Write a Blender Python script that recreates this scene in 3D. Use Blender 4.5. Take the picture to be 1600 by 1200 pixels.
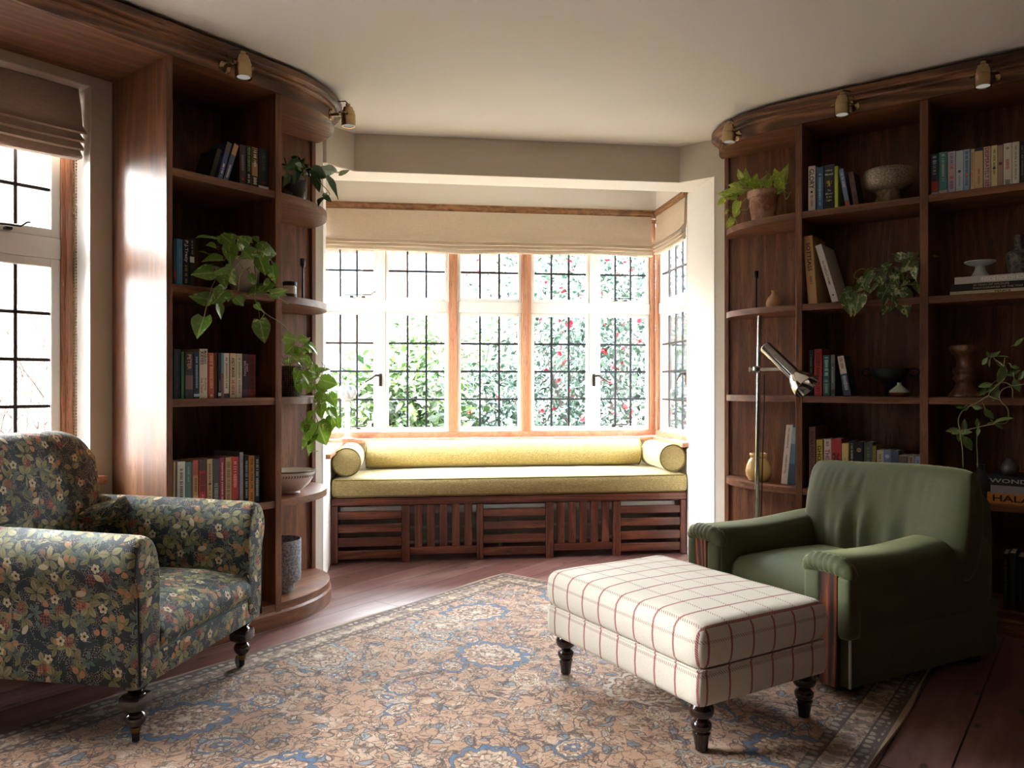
import bpy, bmesh, math, random
from mathutils import Vector, Matrix, Euler, noise
for o in list(bpy.data.objects): bpy.data.objects.remove(o)
random.seed(7)
PI = math.pi
scene = bpy.context.scene
COL = scene.collection

# ---------------------------------------------------------------- camera, sky, exposure
H = 1.05
cam_d = bpy.data.cameras.new('camera'); cam = bpy.data.objects.new('camera', cam_d); COL.objects.link(cam)
cam_d.sensor_width = 36; cam_d.lens = 36*1206/1600; cam_d.clip_start = .05; cam_d.clip_end = 200
cam.location = (0, 0, H); cam.rotation_euler = (PI/2, 0, math.radians(37.5))
scene.camera = cam
scene.view_settings.view_transform = 'Standard'; scene.view_settings.look = 'None'
scene.view_settings.gamma = 1; scene.view_settings.use_curve_mapping = False
scene.view_settings.exposure = 0.95
world = bpy.data.worlds.new('overcast_sky'); scene.world = world; world.use_nodes = True
wn = world.node_tree
bg = wn.nodes['Background']; bg.inputs['Strength'].default_value = 46.0
tc = wn.nodes.new('ShaderNodeTexCoord'); sp = wn.nodes.new('ShaderNodeSeparateXYZ'); rp = wn.nodes.new('ShaderNodeValToRGB')
wn.links.new(tc.outputs['Generated'], sp.inputs[0]); wn.links.new(sp.outputs['Z'], rp.inputs[0]); wn.links.new(rp.outputs[0], bg.inputs['Color'])
rp.color_ramp.elements[0].position = .02; rp.color_ramp.elements[0].color = (.235, .245, .26, 1)
rp.color_ramp.elements[1].position = .62; rp.color_ramp.elements[1].color = (.89, .94, 1, 1)
sun_d = bpy.data.lights.new('soft_sun', 'SUN'); sun_d.energy = 30.0; sun_d.angle = math.radians(50); sun_d.color = (1, .97, .93)
sun = bpy.data.objects.new('soft_sun', sun_d); COL.objects.link(sun)
sun.rotation_euler = Vector((.80, .36, -.42)).to_track_quat('-Z', 'Y').to_euler(); sun.location = (-8, -4, 6)

def portal(name, loc, dirn, w, h):                      # sampling aid at a window opening, gives no light of its own
    d = bpy.data.lights.new(name, 'AREA'); d.shape = 'RECTANGLE'; d.size = w; d.size_y = h; d.cycles.is_portal = True
    o = bpy.data.objects.new(name, d); COL.objects.link(o); o.location = loc
    o.rotation_euler = Vector(dirn).to_track_quat('-Z', 'Z').to_euler()
    return o

# ---------------------------------------------------------------- room numbers (metres)
CEIL = 2.4255; SOFF = 2.221
XL, YR = -3.2655, 4.142
AX, AY = -3.2655, 2.6145
R2 = math.sqrt(.5)
WB = 2.16                                              # width of the bay opening
def bay(s, t, z=0.0): return Vector((AX + R2*s - R2*t, AY + R2*s + R2*t, z))

# ---------------------------------------------------------------- object helpers
def tag(o, label=None, cat=None, group=None, kind=None):
    if label: o['label'] = label
    if cat: o['category'] = cat
    if group: o['group'] = group
    if kind: o['kind'] = kind
    return o
def link(name, data, parent=None):
    o = bpy.data.objects.new(name, data); COL.objects.link(o)
    if parent is not None: o.parent = parent
    return o
def thing(name, label, cat, loc=(0,0,0), rz=0.0, group=None):
    o = link(name, None); o.location = loc; o.rotation_euler = (0, 0, rz); o.empty_display_size = .1
    return tag(o, label, cat, group)
def copy_tree(o, parent=None):
    c = o.copy(); COL.objects.link(c)
    if parent is not None: c.parent = parent
    for ch in list(o.children): copy_tree(ch, c)
    return c

class MB:
    """Collects shapes in a bmesh; build() links them as ONE mesh object."""
    def __init__(self): self.bm = bmesh.new()
    def box(self, x0, x1, y0, y1, z0, z1, bev=0.0, seg=2, M=None):
        r = bmesh.ops.create_cube(self.bm, size=1.0)
        vs = r['verts']
        for v in vs:
            v.co = Vector(((x0+x1)/2 + v.co.x*(x1-x0), (y0+y1)/2 + v.co.y*(y1-y0), (z0+z1)/2 + v.co.z*(z1-z0)))
        if bev > 0:
            es = list({e for v in vs for e in v.link_edges})
            r2 = bmesh.ops.bevel(self.bm, geom=es, offset=bev, segments=seg, profile=.6, affect='EDGES', clamp_overlap=True)
            vs = list({v for f in r2['faces'] for v in f.verts} | {v for v in vs if v.is_valid})
        if M is not None:
            for v in vs: v.co = M @ v.co
        return vs
    def prism(self, poly, z0, z1, M=None):             # plan polygon raised from z0 to z1
        b = [self.bm.verts.new((p[0], p[1], z0)) for p in poly]; t = [self.bm.verts.new((p[0], p[1], z1)) for p in poly]
        n = len(poly)
        fs = [self.bm.faces.new(b[::-1]), self.bm.faces.new(t)]
        for i in range(n): fs.append(self.bm.faces.new((b[i], b[(i+1)%n], t[(i+1)%n], t[i])))
        bmesh.ops.recalc_face_normals(self.bm, faces=fs)
        if M is not None:
            for v in b+t: v.co = M @ v.co
        return b+t
    def tube(self, pts, r, seg=8, cap=True):
        pts = [Vector(p) for p in pts]; n = len(pts)
        rs = r if isinstance(r, (list, tuple)) else [r]*n
        rings = []; up = None
        for i, p in enumerate(pts):
            d = (pts[min(i+1, n-1)] - pts[max(i-1, 0)])
            d = d.normalized() if d.length > 1e-9 else Vector((0,0,1))
            if up is None: up = Vector((0,0,1)) if abs(d.z) < .9 else Vector((1,0,0))
            a = d.cross(up)
            if a.length < 1e-6: a = d.orthogonal()
            a.normalize(); b = a.cross(d).normalized(); up = b
            rings.append([self.bm.verts.new(p + (a*math.cos(2*PI*k/seg) + b*math.sin(2*PI*k/seg))*rs[i]) for k in range(seg)])
        for i in range(n-1):
            for k in range(seg):
                self.bm.faces.new((rings[i][k], rings[i][(k+1)%seg], rings[i+1][(k+1)%seg], rings[i+1][k]))
        if cap:
            self.bm.faces.new(rings[0][::-1]); self.bm.faces.new(rings[-1])
        return [v for g in rings for v in g]
    def lathe(self, prof, seg=32, M=None, close_top=True, close_bot=True):   # prof: (r, z) bottom to top (or any chain)
        rings = []
        for r, z in prof:
            rings.append([self.bm.verts.new((max(r,1e-4)*math.cos(2*PI*k/seg), max(r,1e-4)*math.sin(2*PI*k/seg), z)) for k in range(seg)])
        for i in range(len(rings)-1):
            for k in range(seg):
                self.bm.faces.new((rings[i][k], rings[i][(k+1)%seg], rings[i+1][(k+1)%seg], rings[i+1][k]))
        if close_bot: self.bm.faces.new(rings[0][::-1])
        if close_top: self.bm.faces.new(rings[-1])
        vs = [v for g in rings for v in g]
        if M is not None:
            for v in vs: v.co = M @ v.co
        return vs
    def loft(self, rings, closed=True, cap=True):      # list of equally long point loops
        R = [[self.bm.verts.new(p) for p in g] for g in rings]
        n = len(R[0])
        for i in range(len(R)-1):
            for k in range(n if closed else n-1):
                self.bm.faces.new((R[i][k], R[i][(k+1)%n], R[i+1][(k+1)%n], R[i+1][k]))
        if cap and closed:
            self.bm.faces.new(R[0][::-1]); self.bm.faces.new(R[-1])
        return R
    def quad(self, a, b, c, d): return self.bm.faces.new([self.bm.verts.new(p) for p in (a, b, c, d)])
    def move(self, M):
        for v in self.bm.verts: v.co = M @ v.co
        return self
    def build(self, name, mat, parent=None, smooth=35, recalc=True, uv=True, sub=0, loc=None):
        bm = self.bm
        if recalc: bmesh.ops.recalc_face_normals(bm, faces=bm.faces)
        if uv:
            L = bm.loops.layers.uv.verify()
            for f in bm.faces:
                n = f.normal; ax, ay, az = abs(n.x), abs(n.y), abs(n.z)
                for l in f.loops:
                    c = l.vert.co
                    if az >= ax and az >= ay: l[L].uv = (c.x, c.y)
                    elif ax >= ay: l[L].uv = (c.y, c.z)
                    else: l[L].uv = (c.x, c.z)
        me = bpy.data.meshes.new(name); bm.to_mesh(me); bm.free()
        if smooth:
            for p in me.polygons: p.use_smooth = True
            if smooth < 180: me.set_sharp_from_angle(angle=math.radians(smooth))
        me.materials.append(mat)
        o = link(name, me, parent)
        if sub:
            m = o.modifiers.new('Subdivision', 'SUBSURF'); m.levels = sub; m.render_levels = sub
        if loc is not None: o.location = loc
        return o

def T(x=0, y=0, z=0): return Matrix.Translation((x, y, z))
def RX(a): return Matrix.Rotation(a, 4, 'X')
def RY(a): return Matrix.Rotation(a, 4, 'Y')
def RZ(a): return Matrix.Rotation(a, 4, 'Z')
BAYM = Matrix(((R2, -R2, 0, AX), (R2, R2, 0, AY), (0, 0, 1, 0), (0, 0, 0, 1)))   # bay coordinates (along the window, into the bay, up) to world

_fonts = {}
def text_mesh(txt, width, height, mat, name, parent, M, depth=.0006, bold=False, spacing=1.0):
    """Lettering fitted into width x height around the origin of its own x-z plane (facing -y), then placed by M."""
    cu = bpy.data.curves.new('lettering', 'FONT'); cu.body = txt; cu.size = 1; cu.resolution_u = 2
    cu.align_x = 'CENTER'; cu.align_y = 'CENTER'; cu.space_character = spacing
    if bold: cu.offset = .018
    tmp = bpy.data.objects.new('lettering', cu)
    me = bpy.data.meshes.new_from_object(tmp); bpy.data.objects.remove(tmp); bpy.data.curves.remove(cu)
    if not me.vertices: return None
    xs = [v.co.x for v in me.vertices]; ys = [v.co.y for v in me.vertices]
    w = max(xs)-min(xs); h = max(ys)-min(ys); cx = (max(xs)+min(xs))/2; cy = (max(ys)+min(ys))/2
    sx = width/w; sy = height/h
    for v in me.vertices: v.co = M @ Vector(((v.co.x-cx)*sx, -depth, (v.co.y-cy)*sy))
    me.materials.clear(); me.materials.append(mat)
    me.name = name
    return link(name, me, parent)

# ---------------------------------------------------------------- material helpers
class G:
    def __init__(self, name):
        self.m = bpy.data.materials.new(name); self.m.use_nodes = True
        self.nt = self.m.node_tree; self.nt.nodes.clear()
        self.out = self.nt.nodes.new('ShaderNodeOutputMaterial')
    def n(self, typ, props=None, **ins):
        nd = self.nt.nodes.new(typ)
        for k, v in (props or {}).items(): setattr(nd, k, v)
        for k, v in ins.items():
            k2 = int(k[1:]) if k[0] == 'i' and k[1:].isdigit() else k.replace('_', ' ')
            self.put(nd.inputs[k2], v)
        return nd
    def put(self, sock, v):
        if isinstance(v, bpy.types.NodeSocket): self.nt.links.new(v, sock)
        elif isinstance(v, (tuple, list)) and sock.type == 'RGBA' and len(v) == 3: sock.default_value = (*v, 1)
        else: sock.default_value = v
    def m1(self, op, a, b=None, c=None, clamp=False):
        nd = self.nt.nodes.new('ShaderNodeMath'); nd.operation = op; nd.use_clamp = clamp
        self.put(nd.inputs[0], a)
        if b is not None: self.put(nd.inputs[1], b)
        if c is not None: self.put(nd.inputs[2], c)
        return nd.outputs[0]
    def v1(self, op, a, b=None, scale=None):
        nd = self.nt.nodes.new('ShaderNodeVectorMath'); nd.operation = op
        self.put(nd.inputs[0], a)
        if b is not None: self.put(nd.inputs[1], b)
        if scale is not None: self.put(nd.inputs['Scale'], scale)
        return nd.outputs['Value'] if op in ('LENGTH', 'DOT_PRODUCT', 'DISTANCE') else nd.outputs[0]
    def mix(self, f, a, b, blend='MIX'):
        nd = self.nt.nodes.new('ShaderNodeMix'); nd.data_type = 'RGBA'; nd.blend_type = blend; nd.clamp_factor = True
        self.put(nd.inputs[0], f); self.put(nd.inputs[6], a); self.put(nd.inputs[7], b)
        return nd.outputs[2]
    def ramp(self, f, stops, interp='LINEAR'):
        nd = self.nt.nodes.new('ShaderNodeValToRGB'); nd.color_ramp.interpolation = interp
        e = nd.color_ramp.elements
        while len(e) < len(stops): e.new(.5)
        for el, (p, c) in zip(e, stops): el.position = p; el.color = (*c, 1) if len(c) == 3 else c
        self.put(nd.inputs[0], f); return nd.outputs[0]
    def step(self, x, e0, e1):                          # smooth 0..1 between e0 and e1 (e0 > e1 turns it round)
        nd = self.nt.nodes.new('ShaderNodeMapRange'); nd.interpolation_type = 'SMOOTHSTEP'
        if e0 < e1: vals = (e0, e1, 0, 1)
        else: vals = (e1, e0, 1, 0)
        self.put(nd.inputs[0], x)
        for i, v in enumerate(vals): nd.inputs[i+1].default_value = v
        return nd.outputs[0]
    def obj(self): return self.n('ShaderNodeTexCoord').outputs['Object']
    def uv(self): return self.n('ShaderNodeTexCoord').outputs['UV']
    def map(self, v, scale=(1,1,1), loc=(0,0,0), rot=(0,0,0)):
        return self.n('ShaderNodeMapping', Vector=v, Scale=scale, Location=loc, Rotation=rot).outputs[0]
    def noise(self, v, scale, detail=2.0, rough=.5, dist=0.0, out='Fac'):
        return self.n('ShaderNodeTexNoise', Vector=v, Scale=scale, Detail=detail, Roughness=rough, Distortion=dist).outputs[out]
    def vor(self, v, scale, rnd=1.0, dim='2D', feature='F1'):
        return self.n('ShaderNodeTexVoronoi', {'voronoi_dimensions': dim, 'feature': feature}, Vector=v, Scale=scale, Randomness=rnd)
    def sep(self, v):
        nd = self.n('ShaderNodeSeparateXYZ', Vector=v); return nd.outputs[0], nd.outputs[1], nd.outputs[2]
    def bump(self, h, strength=.3, dist=.002, normal=None):
        nd = self.n('ShaderNodeBump', Height=h, Strength=strength, Distance=dist)
        if normal is not None: self.put(nd.inputs['Normal'], normal)
        return nd.outputs[0]
    def pbr(self, base, rough=.5, metal=0.0, normal=None, **kw):
        nd = self.n('ShaderNodeBsdfPrincipled')
        self.put(nd.inputs['Base Color'], base); self.put(nd.inputs['Roughness'], rough); self.put(nd.inputs['Metallic'], metal)
        if normal is not None: self.put(nd.inputs['Normal'], normal)
        for k, v in kw.items(): self.put(nd.inputs[k.replace('_', ' ')], v)
        self.nt.links.new(nd.outputs[0], self.out.inputs[0]); return nd
def S(r, g=None, b=None):                               # sRGB 0-255 to linear
    if g is None: r, g, b = r
    return tuple(((c/255)/12.92 if c/255 <= .04045 else ((c/255+.055)/1.055)**2.4) for c in (r, g, b))
_cache = {}
def plain(rgb, rough=.5, metal=0.0, var=.10, scale=25, name=None, bump=0.0, **kw):
    """A painted, glazed, printed or metal surface with slight natural unevenness."""
    key = (tuple(rgb), rough, metal, var, scale, bump, tuple(sorted(kw.items())))
    if key in _cache: return _cache[key]
    g = G(name or 'surface'); v = g.obj()
    f = g.noise(v, scale, 3)
    lo = tuple(c*(1-var) for c in rgb); hi = tuple(min(1, c*(1+var)) for c in rgb)
    nrm = g.bump(g.noise(v, scale*6, 3), .25, bump) if bump else None
    g.pbr(g.mix(f, lo, hi), rough, metal, nrm, **kw)
    _cache[key] = g.m; return g.m

def wood(name, axis, dark, mid, light, rough=.42, grain=1.0, bump=.0004, ring=.22, coat=.3):
    g = G(name); v = g.obj()
    inf = g.n('ShaderNodeObjectInfo').outputs['Random']
    off = g.n('ShaderNodeCombineXYZ', X=g.m1('MULTIPLY', inf, 7.3), Y=g.m1('MULTIPLY', inf, 3.1), Z=g.m1('MULTIPLY', inf, 5.7)).outputs[0]
    v = g.v1('ADD', v, off)
    sc = [26*grain]*3; sc[axis] = 1.6
    a = g.noise(g.map(v, tuple(sc)), 1.0, 4, .55, .6)
    sc2 = [5.5*grain]*3; sc2[axis] = .55
    field = g.noise(g.map(v, tuple(sc2)), 1.0, 1.2, .4, .3)
    w = g.m1('MULTIPLY_ADD', g.m1('SINE', g.m1('MULTIPLY', field, 62.0)), .5, .5)
    sc3 = [420]*3; sc3[axis] = 14
    pores = g.noise(g.map(v, tuple(sc3)), 1.0, 2, .6)
    f = g.m1('ADD', g.m1('MULTIPLY', a, 1-ring), g.m1('MULTIPLY', g.m1('POWER', w, 1.6), ring))
    c = g.ramp(f, [(.2, dark), (.5, mid), (.8, light)])
    c = g.mix(g.step(pores, .56, .68), c, tuple(x*.45 for x in dark))
    nrm = g.bump(pores, .25, bump)
    g.pbr(c, g.m1('ADD', rough, g.m1('MULTIPLY', g.m1('SUBTRACT', a, .5), .15)), 0, nrm, Coat_Weight=coat, Coat_Roughness=.26)
    return g.m

M = {}
WD, WM, WL = S(82, 48, 29), S(120, 75, 47), S(150, 101, 68)
for ax, nm in enumerate('xyz'):
    M['wood_'+nm] = wood('stained_oak_grain_'+nm, ax, WD, WM, WL, .46, 1.0, .0004, .2, .06)
    M['cornice_'+nm] = wood('figured_oak_grain_'+nm, ax, S(72, 42, 25), S(118, 76, 48), S(152, 106, 72), .42, .8, .0004, .5, .2)
    M['pine_'+nm] = wood('stripped_pine_grain_'+nm, ax, S(150, 96, 70), S(186, 130, 98), S(206, 156, 124), .5, 1.0, .0004, .12, .1)
    M['bench_'+nm] = wood('bench_oak_grain_'+nm, ax, S(74, 34, 22), S(116, 60, 41), S(150, 88, 62), .42, 1.3, .0004, .3)
M['rosewood_z'] = wood('rosewood', 2, S(40, 16, 10), S(104, 50, 32), S(152, 86, 56), .3, 1.8, .0004, .6)
M['rail_x'] = wood('picture_rail_oak', 0, S(92, 58, 34), S(150, 104, 66), S(182, 134, 92), .5, 1.0, .0004, .15, .1)

def weave(g, uv, k, amt=1.0):
    x, y, _ = g.sep(uv)
    a = g.m1('SINE', g.m1('MULTIPLY', x, k)); b = g.m1('SINE', g.m1('MULTIPLY', y, k))
    return g.m1('MULTIPLY', g.m1('ADD', g.m1('MULTIPLY', a, b), 1), .5*amt)

def m_ceiling():
    g = G('ceiling_paint'); v = g.obj()
    c = g.mix(g.noise(v, 1.2, 3), S(236, 232, 226), S(241, 238, 232))
    g.pbr(c, .8, 0, g.bump(g.noise(v, 120, 2), .08, .001)); return g.m
def m_wall(a, b, name):
    g = G(name); v = g.obj()
    f = g.noise(g.map(v, (8, 8, 60)), 1.0, 4, .6); f2 = g.noise(v, 3, 3)
    c = g.mix(g.m1('ADD', g.m1('MULTIPLY', f, .6), g.m1('MULTIPLY', f2, .4)), a, b)
    g.pbr(c, .75, 0, g.bump(f, .15, .001)); return g.m
M['ceiling'] = m_ceiling()
M['wall'] = m_wall(S(208, 198, 182), S(222, 213, 198), 'cream_grasscloth_wall')
M['reveal'] = m_wall(S(236, 230, 222), S(242, 238, 232), 'white_reveal_plaster')
M['white_paint'] = plain(S(236, 233, 226), .4, 0, .03, 12, 'white_gloss_paint')
M['lead'] = plain(S(46, 46, 52), .45, .3, .1, 60, 'lead_came')
M['iron'] = plain(S(58, 54, 52), .4, .7, .15, 60, 'window_iron')

def m_floor():
    g = G('old_dark_floorboards'); x, y, z = g.sep(g.obj())
    W = .165
    bx = g.m1('DIVIDE', x, W); ix = g.m1('FLOOR', bx); fx = g.m1('FRACT', bx)
    rnd = g.n('ShaderNodeTexWhiteNoise', {'noise_dimensions': '1D'}, W=ix).outputs['Value']
    yo = g.m1('ADD', y, g.m1('MULTIPLY', rnd, 9.0))
    iy = g.m1('FLOOR', g.m1('DIVIDE', yo, 2.6)); fy = g.m1('FRACT', g.m1('DIVIDE', yo, 2.6))
    rnd2 = g.n('ShaderNodeTexWhiteNoise', {'noise_dimensions': '2D'}, Vector=g.n('ShaderNodeCombineXYZ', X=ix, Y=iy).outputs[0]).outputs['Value']
    vec = g.n('ShaderNodeCombineXYZ', X=g.m1('MULTIPLY', x, 22), Y=g.m1('MULTIPLY', yo, 1.3), Z=g.m1('MULTIPLY', rnd2, 20)).outputs[0]
    gr = g.noise(vec, 1.0, 5, .6, .5)
    c = g.ramp(gr, [(.25, S(88, 54, 52)), (.5, S(126, 88, 84)), (.8, S(156, 122, 116))])
    c = g.mix(g.m1('MULTIPLY', rnd2, .45), c, S(100, 64, 58))
    wear = g.noise(g.n('ShaderNodeCombineXYZ', X=g.m1('MULTIPLY', x, 3), Y=y).outputs[0], 1.4, 4, .65)
    c = g.mix(g.m1('MULTIPLY', g.step(wear, .5, .72), .45), c, S(172, 146, 136))
    kn = g.vor(g.n('ShaderNodeCombineXYZ', X=g.m1('MULTIPLY', x, 2.2), Y=y).outputs[0], 2.1, 1.0).outputs['Distance']
    c = g.mix(g.m1('MULTIPLY', g.step(kn, .06, .03), .8), c, S(38, 22, 20))
    gap = g.m1('MAXIMUM', g.m1('MAXIMUM', g.step(fx, .026, .012), g.step(fx, .980, .990)), g.step(fy, .0022, .0008))
    c = g.mix(gap, c, S(14, 9, 8))
    g.pbr(c, g.m1('ADD', .26, g.m1('MULTIPLY', wear, .2)), 0, g.bump(g.m1('SUBTRACT', g.m1('MULTIPLY', gr, .3), gap), .4, .002)); return g.m
M['floor'] = m_floor()

def m_linen(name, a, b, k=2600, rough=.9, trans=0.0):
    g = G(name); v = g.obj()
    f1 = g.noise(g.map(v, (500, 500, 25)), 1.0, 2); f2 = g.noise(g.map(v, (25, 25, 500)), 1.0, 2)
    f = g.m1('ADD', g.m1('MULTIPLY', f1, .5), g.m1('MULTIPLY', f2, .5))
    c = g.mix(g.step(f, .3, .7), a, b)
    p = g.pbr(c, rough, 0, g.bump(f, .3, .0008), Sheen_Weight=.15)
    if trans:
        t = g.n('ShaderNodeBsdfTranslucent', Color=c); mx = g.n('ShaderNodeMixShader', Fac=trans)
        g.nt.links.new(p.outputs[0], mx.inputs[1]); g.nt.links.new(t.outputs[0], mx.inputs[2]); g.nt.links.new(mx.outputs[0], g.out.inputs[0])
    return g.m
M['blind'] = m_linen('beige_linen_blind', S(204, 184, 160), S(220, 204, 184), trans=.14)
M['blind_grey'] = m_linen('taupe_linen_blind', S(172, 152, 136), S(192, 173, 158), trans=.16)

def m_yellow():
    g = G('mustard_woven_linen'); v = g.obj()
    f = g.n('ShaderNodeTexNoise', Vector=g.map(v, (260, 260, 260)), Scale=1.0, Detail=3.0).outputs[0]
    f2 = g.noise(g.map(v, (60, 420, 420)), 1.0, 2); f3 = g.noise(v, 5, 3)
    ff = g.m1('ADD', g.m1('MULTIPLY', f, .55), g.m1('MULTIPLY', f2, .45))
    c = g.ramp(ff, [(.34, S(136, 116, 64)), (.5, S(182, 163, 108)), (.64, S(216, 203, 158))])
    c = g.mix(g.m1('MULTIPLY', f3, .25), c, S(158, 142, 80))
    g.pbr(c, .88, 0, g.bump(ff, .5, .0012), Sheen_Weight=.2); return g.m
M['yellow'] = m_yellow(); M['yellow_pipe'] = plain(S(120, 104, 52), .9, 0, .15, 300, 'mustard_piping')

def m_velvet():
    g = G('green_velvet'); v = g.obj()
    f = g.noise(v, 7, 4, .6); f2 = g.noise(v, 160, 2)
    c = g.mix(f, S(50, 55, 33), S(80, 85, 53)); c = g.mix(g.m1('MULTIPLY', f2, .35), c, S(98, 102, 68))
    lw = g.n('ShaderNodeLayerWeight', Blend=.35).outputs['Facing']
    g.pbr(c, .75, 0, g.bump(g.m1('ADD', f2, g.m1('MULTIPLY', f, 2)), .25, .001), Sheen_Weight=1.0, Sheen_Roughness=.3, Sheen_Tint=(*S(170, 176, 130), 1)); return g.m
M['velvet'] = m_velvet()

def m_plaid():
    g = G('cream_wool_red_check'); uv = g.uv(); x, y, _ = g.sep(uv)
    w = g.noise(g.map(uv, (340, 340, 1)), 1.0, 2); w2 = g.noise(g.map(uv, (900, 120, 1)), 1.0, 1); w3 = g.noise(g.map(uv, (120, 900, 1)), 1.0, 1)
    wv = weave(g, uv, 1500)
    c = g.mix(w, S(216, 206, 190), S(238, 232, 220)); c = g.mix(g.m1('MULTIPLY', wv, .35), c, S(176, 160, 136))
    c = g.mix(g.m1('MULTIPLY', g.step(w2, .55, .75), .3), c, S(150, 132, 108))
    red = S(150, 36, 46)
    def lines(t, per, wd, off):
        f = g.m1('FRACT', g.m1('ADD', g.m1('DIVIDE', t, per), off)); d = g.m1('ABSOLUTE', g.m1('SUBTRACT', f, .5))
        return g.step(d, wd/per*.5*1.25, wd/per*.5*.8)
    tw = g.step(g.m1('SINE', g.m1('MULTIPLY', g.m1('ADD', x, y), 900)), -.5, .3)
    tw2 = g.step(g.m1('SINE', g.m1('MULTIPLY', g.m1('ADD', x, y), 700)), -.1, .4)
    lx = g.m1('MULTIPLY', lines(x, .088, .0075, .25), g.m1('ADD', .62, g.m1('MULTIPLY', tw, .36)))
    ly = g.m1('MULTIPLY', lines(y, .096, .009, .12), g.m1('MULTIPLY', tw2, .62))
    c = g.mix(lx, c, red); c = g.mix(ly, c, S(128, 60, 62))
    hh = g.m1('ADD', wv, w)
    g.pbr(c, .92, 0, g.bump(hh, .6, .0012), Sheen_Weight=.15); return g.m
M['plaid'] = m_plaid()
M['dark_leg'] = plain(S(38, 20, 16), .18, 0, .25, 18, 'polished_dark_turned_wood', Coat_Weight=.5, Coat_Roughness=.1)
M['caster'] = plain(S(28, 26, 26), .25, .4, .2, 40, 'black_caster'); M['brass_dull'] = plain(S(120, 104, 76), .35, 1, .2, 40, 'dull_brass')

def local(g, uv, scale, rnd, seed):
    """Cell-local polar coordinates of a scatter of motifs: x, y turned at random, distance, angle and a random value per motif."""
    p = g.map(uv, (1, 1, 1), (seed*1.37, seed*2.11, 0))
    vo = g.vor(p, scale, rnd)
    d = g.v1('SUBTRACT', p, vo.outputs['Position'])
    cr, cg, cb = g.sep(vo.outputs['Color'])
    return d, cr, cg, cb
def turned(g, d, ang):
    nd = g.n('ShaderNodeVectorRotate', {'rotation_type': 'Z_AXIS'}, Vector=d, Angle=ang)
    x, y, _ = g.sep(nd.outputs[0]); return x, y
def leafmask(g, x, y, L, w):                            # pointed oval
    t = g.m1('DIVIDE', x, L); prof = g.m1('MULTIPLY', g.m1('SUBTRACT', 1, g.m1('MULTIPLY', t, t)), w)
    return g.step(g.m1('SUBTRACT', prof, g.m1('ABSOLUTE', y)), 0, .0006)
def flower(g, x, y, R, n, depth):
    r = g.m1('SQRT', g.m1('ADD', g.m1('MULTIPLY', x, x), g.m1('MULTIPLY', y, y))); a = g.m1('ARCTAN2', y, x)
    rr = g.m1('MULTIPLY', g.m1('ADD', 1-depth, g.m1('MULTIPLY', g.m1('ABSOLUTE', g.m1('COSINE', g.m1('MULTIPLY', a, n/2))), depth)), R)
    return g.step(g.m1('SUBTRACT', rr, r), 0, .0006), r, a, rr

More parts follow.
